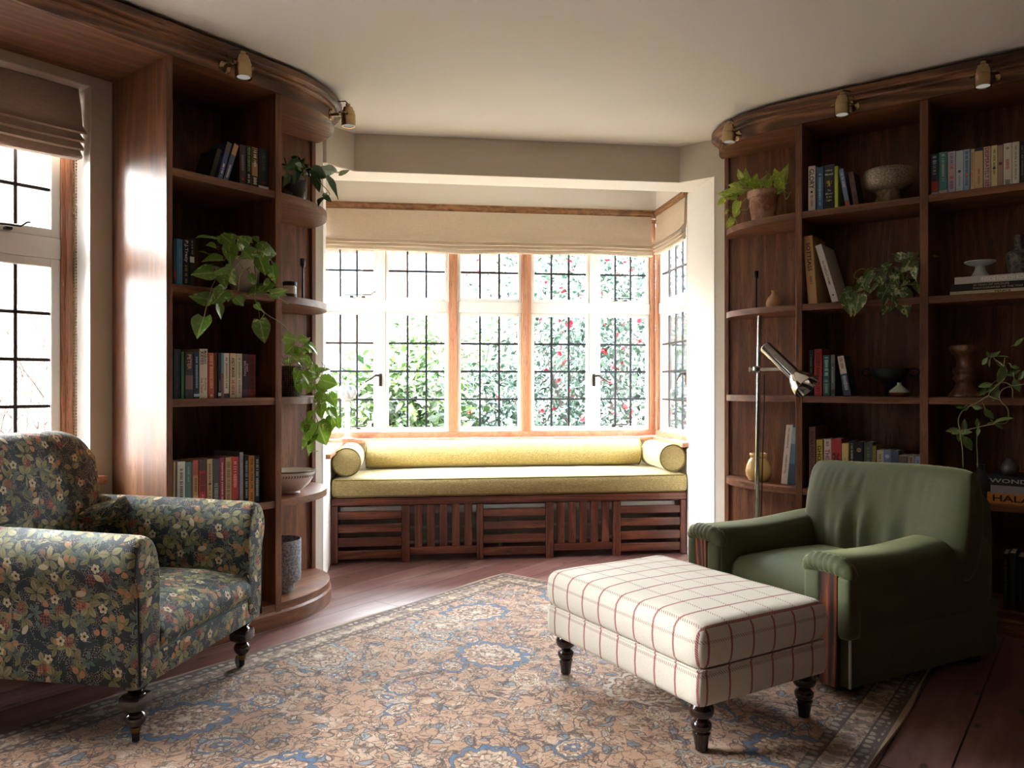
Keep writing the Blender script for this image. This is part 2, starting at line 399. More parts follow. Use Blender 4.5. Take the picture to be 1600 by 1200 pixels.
def m_floral():
    g = G('dark_floral_linen'); uv = g.v1('SCALE', g.uv(), scale=.95)
    wob = g.noise(uv, 30, 2, .5, 0, 'Color'); uv = g.v1('ADD', uv, g.v1('SCALE', g.v1('SUBTRACT', wob, (.5,.5,.5)), scale=.008))
    c = g.mix(g.noise(uv, 40, 3), S(12, 14, 20), S(24, 28, 38))
    sp = g.vor(uv, 240, 1.0); c = g.mix(g.m1('MULTIPLY', g.step(sp.outputs['Distance'], .34, .2), .75), c, S(176, 172, 160))
    # dark teal background foliage
    for sd, sc, L, w, ca, cb_ in ((1.1, 19, .030, .012, S(20, 34, 40), S(42, 64, 70)), (2.3, 17, .034, .011, S(34, 52, 58), S(20, 34, 40))):
        d, cr, cg, cb = local(g, uv, sc, .75, sd); x, y = turned(g, d, g.m1('MULTIPLY', cr, 6.28))
        lm = leafmask(g, x, y, L, w); c = g.mix(lm, c, g.mix(cg, ca, cb_)); c = g.mix(g.m1('MULTIPLY', lm, g.step(g.m1('ABSOLUTE', y), .0012, .0005)), c, S(20, 26, 28))
    # thin cream stems
    nz = g.noise(uv, 16, 1.5); st = g.step(g.m1('ABSOLUTE', g.m1('SUBTRACT', nz, .5)), .012, .004)
    c = g.mix(g.m1('MULTIPLY', st, g.step(g.noise(uv, 11, 1), .48, .56)), c, S(172, 160, 128))
    # olive and sage leaf sprays: pointed leaves fanned round a stem
    def spray(sd, sc, n, x0, L, w, ca, cb_, lo_, hi_, c):
        d, cr, cg, cb = local(g, uv, sc, .75, sd); x, y = turned(g, d, g.m1('MULTIPLY', cr, 6.28))
        r = g.v1('LENGTH', d); a = g.m1('ARCTAN2', y, x); k = g.m1('DIVIDE', a, 6.2832/n)
        fa = g.m1('MULTIPLY', g.m1('SUBTRACT', g.m1('FRACT', k), .5), 6.2832/n); six = g.n('ShaderNodeTexWhiteNoise', {'noise_dimensions': '2D'}, Vector=g.n('ShaderNodeCombineXYZ', X=g.m1('FLOOR', k), Y=cr).outputs[0]).outputs['Value']
        lx = g.m1('SUBTRACT', g.m1('MULTIPLY', r, g.m1('COSINE', fa)), x0); ly = g.m1('MULTIPLY', r, g.m1('SINE', fa))
        lm = g.m1('MULTIPLY', leafmask(g, lx, ly, L, w), g.m1('MULTIPLY', g.m1('MULTIPLY', g.step(cb, lo_-.01, lo_), g.step(cb, hi_+.01, hi_)), g.step(six, .30, .31)))
        tone = g.mix(g.m1('ADD', g.m1('MULTIPLY', six, .6), g.m1('MULTIPLY', g.step(lx, -L, L), .4)), ca, cb_)
        c = g.mix(lm, c, tone); rib = g.m1('MAXIMUM', g.step(g.m1('ABSOLUTE', ly), .0011, .0004), g.m1('MULTIPLY', g.step(g.m1('SINE', g.m1('MULTIPLY', g.m1('SUBTRACT', lx, g.m1('ABSOLUTE', ly)), 1500)), .6, .9), .6))
        return g.mix(g.m1('MULTIPLY', g.m1('MULTIPLY', lm, rib), .65), c, tuple(q*.35 for q in ca))
    c = spray(4.7, 13, 6, .018, .0165, .0072, S(98, 98, 52), S(160, 152, 100), 0.0, .9, c)
    c = spray(8.2, 14.5, 7, .015, .0135, .0056, S(74, 92, 84), S(124, 138, 122), .1, 1.0, c)
    c = spray(6.4, 12, 5, .020, .0175, .0090, S(116, 112, 64), S(182, 174, 128), .35, 1.0, c)
    # peach fruit and flowers
    d, cr, cg, cb = local(g, uv, 13.5, .75, 12.9); x, y = turned(g, d, g.m1('MULTIPLY', cr, 6.28))
    fr = g.m1('MULTIPLY', flower(g, g.m1('SUBTRACT', g.m1('ABSOLUTE', x), .011), y, .0098, 3, .16)[0], g.step(cb, .42, .46))
    c = g.mix(fr, c, g.mix(g.noise(uv, 90, 2), S(168, 110, 72), S(206, 152, 110)))
    # red berry clusters
    d, cr, cg, cb = local(g, uv, 13, .75, 17.3); rad = g.v1('LENGTH', d)
    b = g.vor(uv, 118, .15); bm_ = g.m1('MULTIPLY', g.m1('MULTIPLY', g.step(b.outputs['Distance'], .46, .38), g.step(rad, .017, .0155)), g.step(cb, .5, .54))
    c = g.mix(bm_, c, g.mix(g.step(b.outputs['Distance'], .22, .12), S(140, 56, 44), S(196, 108, 84)))
    # cream five petalled blossoms
    d, cr, cg, cb = local(g, uv, 14, .75, 23.7); x, y = turned(g, d, g.m1('MULTIPLY', cr, 6.28))
    fl, r, a, rr = flower(g, x, y, .0135, 5, .34); fl = g.m1('MULTIPLY', fl, g.step(cb, .50, .54))
    c = g.mix(fl, c, g.mix(g.step(r, .006, .014), S(206, 188, 150), S(226, 214, 184))); c = g.mix(g.m1('MULTIPLY', fl, g.step(r, .0042, .0034)), c, S(44, 34, 30))
    x2, y2 = turned(g, d, g.m1('MULTIPLY', cg, 6.28)); lm = g.m1('MULTIPLY', leafmask(g, x2, y2, .017, .0085), g.step(cb, .22, .18)); c = g.mix(lm, c, S(212, 192, 158))
    h = g.noise(g.map(uv, (600, 600, 1)), 1.0, 2)
    g.pbr(g.mix(.14, c, (.006, .007, .009)), .7, 0, g.bump(h, .25, .0006), Sheen_Weight=.07, Sheen_Roughness=.4); return g.m
M['floral'] = m_floral()

def m_rug():
    g = G('faded_persian_rug'); uv0 = g.uv(); x, y, _ = g.sep(uv0)
    RW, RL = 2.12, 3.6
    ex = g.m1('MINIMUM', x, g.m1('SUBTRACT', RW, x)); ey = g.m1('MINIMUM', y, g.m1('SUBTRACT', RL, y)); e = g.m1('MINIMUM', ex, ey)
    def warp(v, sc, amt, det=3): 
        w = g.noise(v, sc, det, .6, 0, 'Color'); return g.v1('ADD', v, g.v1('SCALE', g.v1('SUBTRACT', w, (.5,.5,.5)), scale=amt))
    uvs = warp(uv0, 6, .05); uv = warp(uvs, 34, .018, 2)
    fine = g.noise(g.map(uv0, (420, 260, 1)), 1.0, 2); fade = g.noise(uv0, 5, 5, .7)
    base = g.mix(g.noise(uv0, 2.2, 4, .6), S(158, 118, 94), S(182, 146, 118)); base = g.mix(g.m1('MULTIPLY', g.step(g.noise(uv, 7, 4, .7), .5, .62), .75), base, S(192, 168, 146)); base = g.mix(g.m1('MULTIPLY', g.step(g.noise(uv, 11, 4, .7), .58, .68), .6), base, S(132, 96, 80))
    c = base; ink = S(58, 40, 36)
    def line(f, w): return g.step(g.m1('ABSOLUTE', f), w, w*.3)
    def vines(c, k, sc, det, w, a):
        nz = g.noise(g.map(uv, (1, 1, 1), (k*3.3, k*1.7, 0)), sc, det, .55, .8)
        return g.mix(g.m1('MULTIPLY', line(g.m1('SUBTRACT', nz, .5), w*1.6), a), c, ink)
    # scattered little leaves, buds and hooks
    for sd, sc, L, w, ca, cb_ in ((3.1, 11, .024, .009, S(104, 118, 122), S(166, 160, 150)), (7.9, 13, .020, .008, S(112, 84, 70), S(140, 110, 92)), (5.3, 10, .026, .012, S(62, 96, 124), S(120, 140, 150)), (9.6, 17, .016, .007, S(196, 178, 158), S(150, 128, 112))):
        d, cr, cg, cb = local(g, uv, sc, .9, sd); xx, yy = turned(g, d, g.m1('MULTIPLY', cr, 6.28)); yy = g.m1('SUBTRACT', yy, g.m1('MULTIPLY', g.m1('MULTIPLY', xx, xx), 9))
        vis = g.step(cb, .3, .34); lm = g.m1('MULTIPLY', leafmask(g, xx, yy, L, w), vis)
        edge = g.m1('MULTIPLY', g.m1('SUBTRACT', leafmask(g, xx, yy, L*1.22, w*1.5), leafmask(g, xx, yy, L, w), clamp=True), vis)
        c = g.mix(g.m1('MULTIPLY', lm, .8), c, g.mix(cg, ca, cb_)); c = g.mix(g.m1('MULTIPLY', edge, .75), c, ink)
    c = vines(c, 1, 5, 1.5, .0075, .85); c = vines(c, 2, 9, 2, .010, .8); c = vines(c, 3, 15, 3, .016, .7)
    # palmettes: ragged rings of blue or cream round a busy heart
    orn = g.noise(uv, 60, 3, .65); orn2 = g.vor(uv, 42, .9).outputs['Distance']
    for sd, sc, R, n, show in ((11.7, 4.4, .058, 7, .42), (15.1, 3.6, .072, 9, .5), (19.3, 1.95, .165, 12, .08)):
        d, cr, cg, cb = local(g, uv, sc, .75, sd); xx, yy = turned(g, d, g.m1('MULTIPLY', cr, 6.28))
        yy = g.m1('MULTIPLY', yy, g.m1('ADD', 1.05, g.m1('MULTIPLY', cb, .5)))
        fl, r, a, rr = flower(g, xx, yy, R, n, .16); q = g.m1('ADD', g.m1('DIVIDE', r, g.m1('MAXIMUM', rr, .001)), g.m1('MULTIPLY', g.m1('SUBTRACT', orn, .5), .22))
        vis = g.step(cb, show, show+.02); tip = g.step(cg, .62, .64)
        ringc = g.mix(tip, S(48, 94, 132), g.mix(g.step(cg, .75, .77), S(196, 180, 162), S(140, 150, 148)))
        inner = g.mix(g.step(orn2, .32, .22), base, S(208, 190, 170)); core = g.mix(g.step(orn, .47, .53), S(104, 74, 64), S(186, 164, 142)); core = g.mix(g.m1('MULTIPLY', g.step(cr, .6, .62), .8), core, S(60, 98, 132))
        col = g.mix(g.step(q, .86, .80), ringc, inner); col = g.mix(g.step(q, .46, .40), col, core); col = g.mix(g.step(q, .16, .10), col, S(206, 186, 164))
        for rad in (1.0, .82, .62, .42): col = g.mix(g.m1('MULTIPLY', line(g.m1('SUBTRACT', q, rad), .040), .85), col, ink)
        petal = g.step(g.m1('ABSOLUTE', g.m1('SINE', g.m1('MULTIPLY', a, n/2))), .20, .05)
        col = g.mix(g.m1('MULTIPLY', g.m1('MULTIPLY', petal, g.step(q, .84, .74)), .75), col, ink)
        c = g.mix(g.m1('MULTIPLY', g.m1('MULTIPLY', fl, vis), .9), c, col)
    c = g.mix(g.m1('MULTIPLY', g.step(fade, .5, .8), .4), c, base); c = vines(c, 5, 12, 3, .010, .5)
    # borders
    bandn = g.vor(uv, 30, .3); dist = bandn.outputs['Distance']; rc = g.sep(bandn.outputs['Color'])[0]
    small = g.mix(g.step(dist, .40, .28), S(84, 64, 56), g.mix(rc, S(176, 156, 134), S(112, 106, 104)))
    wide = g.mix(g.step(g.noise(uv, 26, 3, .6), .44, .56), S(186, 166, 142), S(140, 114, 98)); wide = g.mix(g.m1('MULTIPLY', g.step(g.vor(uv, 17, .5).outputs['Distance'], .33, .28), .8), wide, S(108, 92, 84)); wide = g.mix(g.m1('MULTIPLY', line(g.m1('SUBTRACT', g.noise(uv, 22, 2), .5), .02), .8), wide, ink)
    c = g.mix(g.step(e, .166, .164), c, small); c = g.mix(g.step(e, .136, .134), c, S(70, 52, 46)); c = g.mix(g.step(e, .130, .128), c, wide)
    c = g.mix(g.step(e, .060, .058), c, S(70, 52, 46)); c = g.mix(g.step(e, .054, .052), c, small); c = g.mix(g.step(e, .020, .018), c, S(86, 68, 58)); c = g.mix(g.step(e, .010, .008), c, S(166, 140, 118))
    c = g.mix(g.m1('MULTIPLY', g.step(fine, .42, .7), .4), c, S(104, 78, 68))
    g.pbr(c, .95, 0, g.bump(fine, .5, .002), Sheen_Weight=.1); return g.m
M['rug'] = m_rug()

def m_glass():
    g = G('window_glass')
    fr = g.n('ShaderNodeFresnel', IOR=1.45).outputs[0]
    t = g.n('ShaderNodeBsdfTransparent', Color=(.97, .985, .98)); gl = g.n('ShaderNodeBsdfGlossy', Color=(1, 1, 1), Roughness=.02)
    mx = g.n('ShaderNodeMixShader', Fac=g.m1('MULTIPLY', fr, .8)); g.nt.links.new(t.outputs[0], mx.inputs[1]); g.nt.links.new(gl.outputs[0], mx.inputs[2]); g.nt.links.new(mx.outputs[0], g.out.inputs[0])
    return g.m
M['glass'] = m_glass()
M['brass'] = plain(S(176, 152, 114), .26, 1, .2, 30, 'aged_brass'); M['chrome'] = plain(S(205, 203, 200), .12, 1, .05, 10, 'chrome'); M['black_metal'] = plain(S(22, 21, 21), .4, .3, .1, 40, 'black_metal')
def m_lens():
    g = G('lamp_lens'); e = g.n('ShaderNodeEmission', Color=(1, .93, .82), Strength=.16); g.nt.links.new(e.outputs[0], g.out.inputs[0]); return g.m
M['lens'] = m_lens()

def leafmat(name, dark, light, amt, gloss=.28, trans=.25):
    g = G(name); uv = g.uv(); x, y, _ = g.sep(uv)
    n = g.noise(g.map(g.obj(), (30, 30, 30)), 1.0, 4, .7, 1.0)
    rib = g.step(g.m1('ABSOLUTE', y), .05, .015)
    c = g.mix(g.step(n, amt, amt+.12), dark, light); c = g.mix(g.m1('MULTIPLY', rib, .5), c, light)
    rnd = g.n('ShaderNodeNewGeometry').outputs['Random Per Island']; c = g.mix(g.m1('MULTIPLY', rnd, .25), c, tuple(k*.5 for k in dark))
    p = g.pbr(c, gloss); t = g.n('ShaderNodeBsdfTranslucent', Color=c); mx = g.n('ShaderNodeMixShader', Fac=trans)
    g.nt.links.new(p.outputs[0], mx.inputs[1]); g.nt.links.new(t.outputs[0], mx.inputs[2]); g.nt.links.new(mx.outputs[0], g.out.inputs[0]); return g.m
M['pothos'] = leafmat('variegated_pothos_leaf', S(100, 136, 50), S(200, 212, 122), .55)
M['pothos_bright'] = leafmat('bright_pothos_leaf', S(120, 160, 48), S(206, 214, 122), .56)
M['pothos_lime'] = leafmat('lime_pothos_leaf', S(150, 178, 56), S(208, 218, 104), .48)
M['pothos_dark'] = leafmat('dark_green_leaf', S(50, 80, 38), S(96, 126, 66), .6, .25, .12)
M['pothos_marble'] = leafmat('marbled_pothos_leaf', S(80, 104, 54), S(204, 210, 160), .50)
M['philodendron'] = leafmat('pale_philodendron_leaf', S(104, 128, 70), S(150, 170, 100), .55)
M['stem'] = plain(S(122, 120, 66), .5, 0, .15, 60, 'green_stem'); M['stem_pale'] = plain(S(160, 154, 104), .5, 0, .15, 60, 'pale_stem')
M['soil'] = plain(S(34, 26, 20), .95, 0, .4, 120, 'potting_soil', .003)
# ================================================================ THE ROOM
def struct(name, mb, mat, parent=None, **k):
    o = mb.build(name, mat, parent, **k)
    if parent is None: o['kind'] = 'structure'
    return o
X1, Y0 = 2.3, -2.3                                      # the room's other two walls, behind the camera
mb = MB(); mb.box(-6.0, 3, -3, 6.5, -.12, 0); 
fl = MB(); fl.prism([(XL-.25, Y0-.2), (X1+.2, Y0-.2), (X1+.2, YR+.25), (-1.738+.15, YR+.25), tuple(bay(2.3, 1.2))[:2], tuple(bay(-.3, 1.2))[:2], (XL-.25, 2.7)], -.12, 0); mb.bm.free()
struct('floor', fl, M['floor'])
ce = MB(); ce.prism([(XL-.3, Y0-.2), (X1+.2, Y0-.2), (X1+.2, YR+.3), (-1.3, YR+.3), tuple(bay(2.5, 1.4))[:2], tuple(bay(-.5, 1.4))[:2], (XL-.3, 2.3)], CEIL, CEIL+.15)
struct('ceiling', ce, M['ceiling'])
# left wall with its window opening
WY0, WY1, WZ0, WZ1 = -.30, 1.447, .66, 2.262
mb = MB()
mb.box(XL-.28, XL, Y0, WY0, 0, CEIL); mb.box(XL-.28, XL, WY0, WY1, 0, WZ0); mb.box(XL-.28, XL, WY0, WY1, WZ1, CEIL)
mb.prism([(XL, WY1), (XL, AY), tuple(bay(0, .14))[:2], tuple(bay(-.17, .14))[:2], (XL-.28, 2.50), (XL-.28, WY1)], 0, CEIL)
struct('wall_left', mb, M['wall'])
mb = MB()
mb.prism([(-1.738, YR), tuple(bay(WB, .43))[:2], tuple(bay(WB+.17, .43))[:2], (-1.55, YR+.28), (X1, YR+.28), (X1, YR)], 0, CEIL)
struct('wall_right', mb, M['wall'])
M['far_wall'] = m_wall(S(84, 79, 70), S(96, 91, 80), 'olive_wall')
mb = MB(); mb.box(X1, X1+.2, Y0, YR, 0, CEIL); struct('wall_east', mb, M['far_wall'])
mb = MB(); mb.box(XL, X1, Y0-.2, Y0, 0, CEIL); struct('wall_back', mb, M['far_wall'])
# beam across the mouth of the bay
mb = MB(); mb.prism([(-.17, .02), (.02, .02), (.154, .154), (WB-.154, .154), (WB, 0), (WB+.15, 0), (WB+.15, .36), (-.17, .36)], SOFF, CEIL, BAYM); struct('wall_beam', mb, M['wall'])
# walls of the bay: under and over its windows
mb = MB()
mb.box(-.35, WB+.2, 1.05, 1.22, 0, .665); mb.box(-.35, WB+.2, 1.05, 1.22, 2.20, CEIL)
mb.move(BAYM); struct('wall_bay', mb, M['reveal'])
mb = MB()
mb.box(-.17, 0, .14, 1.05, 0, .64); mb.box(-.37, -.17, .14, 1.22, 2.20, CEIL); mb.box(-.37, -.17, .14, 1.22, 0, .665); mb.box(-.37, -.17, .10, .22, .665, 2.20)
mb.move(BAYM); struct('wall_bay_left', mb, M['reveal'])
mb = MB()
mb.box(WB, WB+.2, .43, 1.22, 0, .665); mb.box(WB, WB+.2, .43, 1.22, 2.20, CEIL)
mb.move(BAYM); struct('wall_bay_right', mb, M['reveal'])
# white plaster skin of the two jambs and of the beam's underside
mb = MB(); mb.box(WB-.004, WB, .0, .43, 0, SOFF); mb.box(0, .004, .004, .14, 0, SOFF)
mb.prism([(.004, .02), (.154, .154), (WB-.154, .154), (WB-.004, .004), (WB-.004, .36), (0, .36)], SOFF-.004, SOFF); mb.move(BAYM)
struct('trim_1', mb, M['reveal'])
# reveal of the left window
mb = MB(); RD = .145
mb.box(XL-RD, XL-.001, WY1-.004, WY1, WZ0, WZ1); mb.box(XL-RD, XL-.001, WY0, WY0+.004, WZ0, WZ1); mb.box(XL-RD, XL-.001, WY0+.004, WY1-.004, WZ1-.004, WZ1)
struct('trim_2', mb, M['reveal'])

# ---------------------------------------------------------------- windows
def light(win, Mx, s0, s1, z0, z1, t, cols, rows, opens=False, glassname='pane', fw=.022):
    """One casement: white frame, one glass pane, leads across it."""
    f = MB(); d = .016
    f.box(s0, s0+fw, t-d, t+d, z0, z1, .003, 1); f.box(s1-fw, s1, t-d, t+d, z0, z1, .003, 1)
    f.box(s0+fw, s1-fw, t-d, t+d, z0, z0+fw, .003, 1); f.box(s0+fw, s1-fw, t-d, t+d, z1-fw, z1, .003, 1)
    fr = f.move(Mx).build('casement', M['white_paint'], win)
    p = MB(); p.box(s0+fw, s1-fw, t-.002, t+.002, z0+fw, z1-fw); p.move(Mx).build('pane', M['glass'], fr, smooth=0)
    l = MB(); a0, a1, b0, b1 = s0+fw, s1-fw, z0+fw, z1-fw
    for i in range(1, cols): x = a0+(a1-a0)*i/cols; l.box(x-.0065, x+.0065, t-.006, t+.006, b0, b1)
    for j in range(1, rows): z = b0+(b1-b0)*j/rows; l.box(a0, a1, t-.0062, t+.0062, z-.0065, z+.0065)
    l.move(Mx).build('lead_came', M['lead'], fr, smooth=0)
    return fr
def latch(fr, Mx, s, z, t, dirn):
    l = MB(); l.box(s-.010, s+.010, t-.012, t, z-.055, z+.03, .004); l.tube([(s, t-.012, z+.015), (s+dirn*.03, t-.03, z+.018), (s+dirn*.10, t-.032, z-.028)], [.008, .008, .005], 8)
    l.move(Mx).build('latch', M['iron'], fr)
def stay(fr, Mx, s0, s1, z, t, curl=1):
    l = MB(); e = s1+.02*curl
    l.tube([(s0, t-.03, z), (s1, t-.03, z+.004), (e, t-.034, z+.022), (e+.012*curl, t-.034, z+.024)], .004, 6)
    for k in (.25, .7): q = s0+(s1-s0)*k; l.box(q-.012, q+.012, t-.03, t+.004, z-.014, z-.003, .002)
    l.move(Mx).build('casement_stay', M['iron'], fr)
ZB, ZT0, ZT1, ZH = .735, 1.535, 1.61, 2.19              # foot, transom and head of the bay's lights
def wooden_frame(win, Mx, s0, s1, t, posts, pw=.045):
    f = MB(); f.box(s0, s1, t-.035, t+.05, .69, .728, .006); f.box(s0, s1, t-.03, t+.05, 2.17, 2.21, .006)
    f.move(Mx).build('frame_rail', M['pine_x'], win)
    for a, b in posts:
        p = MB(); p.box(a, b, t-.035, t+.05, .728, 2.17, .006); p.move(Mx).build('mullion', M['pine_z'], win)
def transoms(win, Mx, spans, t):
    f = MB()
    for a, b in spans:
        f.box(a, b, t-.024, t+.03, ZT0, ZT1, .006); f.box(a, b, t-.02, t+.03, .728, ZB, .002)
    f.move(Mx).build('transom', M['white_paint'], win)
tG = 1.10
w1 = thing('window_1', None, None); w1['kind'] = 'structure'
wooden_frame(w1, BAYM, -.17, 2.16, tG, [(-.17, -.135), (.716, .776), (1.218, 1.281), (2.124, 2.163)])
transoms(w1, BAYM, [(-.135, .716), (.776, 1.218), (1.281, 2.124)], tG)
pm = MB()
for a, b in ((.238, .294), (1.692, 1.748)): pm.box(a, b, tG-.022, tG+.03, ZB, ZT0, .004); pm.box(a, b, tG-.022, tG+.03, ZT1, ZH, .004)
pm.move(BAYM).build('casement_post', M['white_paint'], w1)
for i, (a, b) in enumerate([(-.135, .238), (.294, .714), (.778, 1.216), (1.283, 1.692), (1.748, 2.122)]):
    lo = light(w1, BAYM, a, b, ZB, ZT0, tG, 3, 4); up = light(w1, BAYM, a, b, ZT1, ZH, tG, 3, 3)
    if i == 0: latch(lo, BAYM, .262, 1.09, tG-.022, -1); stay(up, BAYM, .03, .20, ZT1+.03, tG-.014)
    if i == 4: latch(lo, BAYM, 1.722, 1.09, tG-.022, 1); stay(up, BAYM, 1.84, 1.99, ZT1+.03, tG-.014); stay(lo, BAYM, 1.83, 1.95, ZB+.03, tG-.014)
    if i == 0: stay(lo, BAYM, .02, .16, ZB+.03, tG-.014)
# side windows: same build on planes across the bay's depth
RSM = BAYM @ Matrix(((0, 1, 0, WB+.08), (1, 0, 0, 0), (0, 0, 1, 0), (0, 0, 0, 1)))   # (t, outward, up)
RSM = BAYM @ Matrix(((0, 1, 0, 0), (1, 0, 0, 0), (0, 0, 1, 0), (0, 0, 0, 1)))
def side_window(name, so, sgn, ta, tb):
    w = thing(name, None, None); w['kind'] = 'structure'
    Mx = BAYM @ Matrix(((0, sgn, 0, so), (1, 0, 0, 0), (0, 0, 1, 0), (0, 0, 0, 1)))
    wooden_frame(w, Mx, ta, tb, 0.0, [(ta, ta+.03), (tb-.04, tb)]); transoms(w, Mx, [(ta+.03, tb-.04)], 0.0)
    lo = light(w, Mx, ta+.03, tb-.042, ZB, ZT0, 0, 4, 4); light(w, Mx, ta+.03, tb-.042, ZT1, ZH, 0, 4, 3)
    latch(lo, Mx, ta+.05, 1.10, -.02, 1)
    return w
side_window('window_2', WB+.035, 1, .43, 1.065)
side_window('window_3', -.205, -1, .22, 1.065)
# window sill of the bay
mb = MB(); mb.box(-.17, WB, .985, 1.07, .660, .689, .008); struct('trim_3', mb.move(BAYM), M['pine_x'])
mb = MB(); mb.box(WB-.045, WB+.01, .40, .985, .660, .689, .006); mb.box(-.17, .03, .14, .985, .640, .668, .006); struct('trim_4', mb.move(BAYM), M['pine_y'])
# picture rail of the bay
def railprof(a, b): return [(0, a), (-.022, a+.004), (-.030, a+.016), (-.026, a+.03), (-.018, a+.034), (-.020, a+.046), (0, b)]
mb = MB(); pr = [(t+1.05, z) for t, z in railprof(2.207, 2.260)]
mb.loft([[(s, t, z) for t, z in pr] for s in (-.17, WB-.0)]); struct('trim_5', mb.move(BAYM), M['rail_x'])
mb = MB(); mb.loft([[(WB+d, t, z) for d, z in railprof(2.207, 2.260)] for t in (.43, 1.04)]); mb.loft([[(-.17-d, t, z) for d, z in railprof(2.207, 2.260)] for t in (.23, 1.04)]); struct('trim_6', mb.move(BAYM), M['rail_x'])

# left window: wooden frame, white lights, leads
w4 = thing('window_4', None, None); w4['kind'] = 'structure'
LWM = Matrix(((0, -1, 0, XL-.165), (1, 0, 0, 0), (0, 0, 1, 0), (0, 0, 0, 1)))           # (y, outward, up)
f = MB(); f.box(WY0, WY1, -.025, .06, .675, .73, .006); f.box(WY0, WY1, -.025, .06, 2.21, 2.26, .006); f.move(LWM).build('frame_rail', M['pine_x'], w4)
for a, b in ((WY0, WY0+.055), (.63, .685), (WY1-.055, WY1)):
    f = MB(); f.box(a, b, -.025, .06, .73, 2.21, .006); f.box(a+.016, b-.016, -.033, -.02, .73, 2.21, .004); f.move(LWM).build('mullion', M['pine_z'], w4)
f = MB()
for a, b in ((WY0+.055, .63), (.685, WY1-.055)): f.box(a, b, -.02, .04, 1.562, 1.648, .006)
f.move(LWM).build('transom', M['white_paint'], w4)
for a, b, c in ((WY0+.055, .63, 6), (.685, WY1-.055, 5)):
    lo = light(w4, LWM, a, b, .735, 1.562, 0, c, 4, fw=.036); up = light(w4, LWM, a, b, 1.648, 2.20, 0, c, 3, fw=.036)
    if c == 5 and a > 0: stay(up, LWM, 1.10, 1.235, 1.668, -.014)
mb = MB(); mb.box(XL-.19, XL+.045, WY0-.02, WY1+.05, .645, .678, .010); struct('trim_7', mb, M['pine_y'])
# sampling aids
pc = bay(1.0, 1.16, 1.45); portal('portal_bay', pc, -Vector((-R2, R2, 0)), 2.3, 1.5)
portal('portal_left', (XL-.24, .57, 1.45), (1, 0, 0), 1.75, 1.55)
pc = bay(WB+.10, .75, 1.45); portal('portal_bay_right', pc, -Vector((R2, R2, 0)), .6, 1.5)
pc = bay(-.27, .65, 1.45); portal('portal_bay_left', pc, Vector((R2, R2, 0)), .8, 1.5)

# ---------------------------------------------------------------- roman blinds
def blind(name, label, mat, Mx, s0, s1, t, ztop, zbot, depth=.035, folds=3, sag=.012, bulge=0.0, group=None, foldh=.026):
    """Cloth falling straight, then gathered in folds stacked on one another at its foot."""
    L = s1-s0; n = max(8, int(L/.05)); mb = MB()
    fh = foldh; zf = zbot+fh*folds*.9
    prof = [(0, ztop), (-.004-bulge*.6, ztop-.35*(ztop-zf)), (-.008-bulge, ztop-.8*(ztop-zf)), (-depth-bulge, zf+.006), (-depth-bulge*.9, zf), (-.010, zf+fh*.5)]
    for k in range(1, folds):
        z = zf-fh*.9*k; dd = depth*(1-.16*k)+bulge*.7; prof += [(-dd*.8, z+fh*.55), (-dd, z+fh*.18), (-dd*.85, z), (-.008, z+fh*.4)]
    prof += [(-depth*.55-bulge*.3, zbot+fh*.25), (-depth*.45-bulge*.3, zbot), (.008, zbot), (.012, ztop)]
    rings = []
    for i in range(n+1):
        u = i/n; s = s0+L*u
        wv = sag*(math.sin(u*L*4.1+.6)*.5+math.sin(u*L*9.7+2)*.25+.35*(2*abs(u-.5))**6)
        ring = []
        for j, (dt, z) in enumerate(prof):
            k = min(1.0, max(0.0, (ztop-z)/(ztop-zbot)))
            ring.append((s, t+dt+.004*math.sin(u*L*13+j)*(k**2), z+wv*(k**3)))
        rings.append(ring)
    mb.loft(rings); o = mb.move(Mx).build('cloth', mat, None, smooth=60)
    r = thing(name, label, 'blind', group=group); o.parent = r
    hd = MB(); hd.box(s0+.005, s1-.005, t+.013, t+.035, ztop-.03, ztop); hd.move(Mx).build('headrail', M['white_paint'], r)
    return r
RB = BAYM @ Matrix(((0, 1, 0, WB-.016), (1, 0, 0, 0), (0, 0, 1, 0), (0, 0, 0, 1)))
blind('roman_blind', 'wide cream linen roman blind, half raised above the window seat', M['blind'], BAYM, -.165, 2.118, 1.02, 2.207, 1.930)
blind('roman_blind', 'narrow cream linen roman blind on the right-hand end window of the bay', M['blind'], RB, .435, 1.00, 0, 2.207, 1.93, sag=.02)
LB = BAYM @ Matrix(((0, -1, 0, -.154), (1, 0, 0, 0), (0, 0, 1, 0), (0, 0, 0, 1)))
blind('roman_blind', 'sliver of cream linen roman blind beside the left jamb of the bay', M['blind'], LB, .235, .98, 0, 2.207, 1.93, sag=.02)
LWB = Matrix(((0, -1, 0, XL-.062), (1, 0, 0, 0), (0, 0, 1, 0), (0, 0, 0, 1)))
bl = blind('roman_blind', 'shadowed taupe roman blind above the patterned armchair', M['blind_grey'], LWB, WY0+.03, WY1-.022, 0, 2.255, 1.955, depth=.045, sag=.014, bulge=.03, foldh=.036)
ch = MB(); yy = WY1-.026; pts = []
for k in range(115): pts.append((XL-.075, yy, 2.24-.0125*k))
for p in pts: 
    for dx in (0, -.022): ch.box(p[0]+dx-.0022, p[0]+dx+.0022, p[1]-.0022, p[1]+.0022, p[2]-.0038, p[2]+.0038)
ch.tube([(XL-.075, yy, .815), (XL-.079, yy, .80), (XL-.086, yy, .795), (XL-.093, yy, .80), (XL-.097, yy, .815)], .0022, 6)
c_ = ch.build('bead_chain', M['brass_dull'], bl, smooth=0); tag(c_, 'hanging loop of metal bead chain')

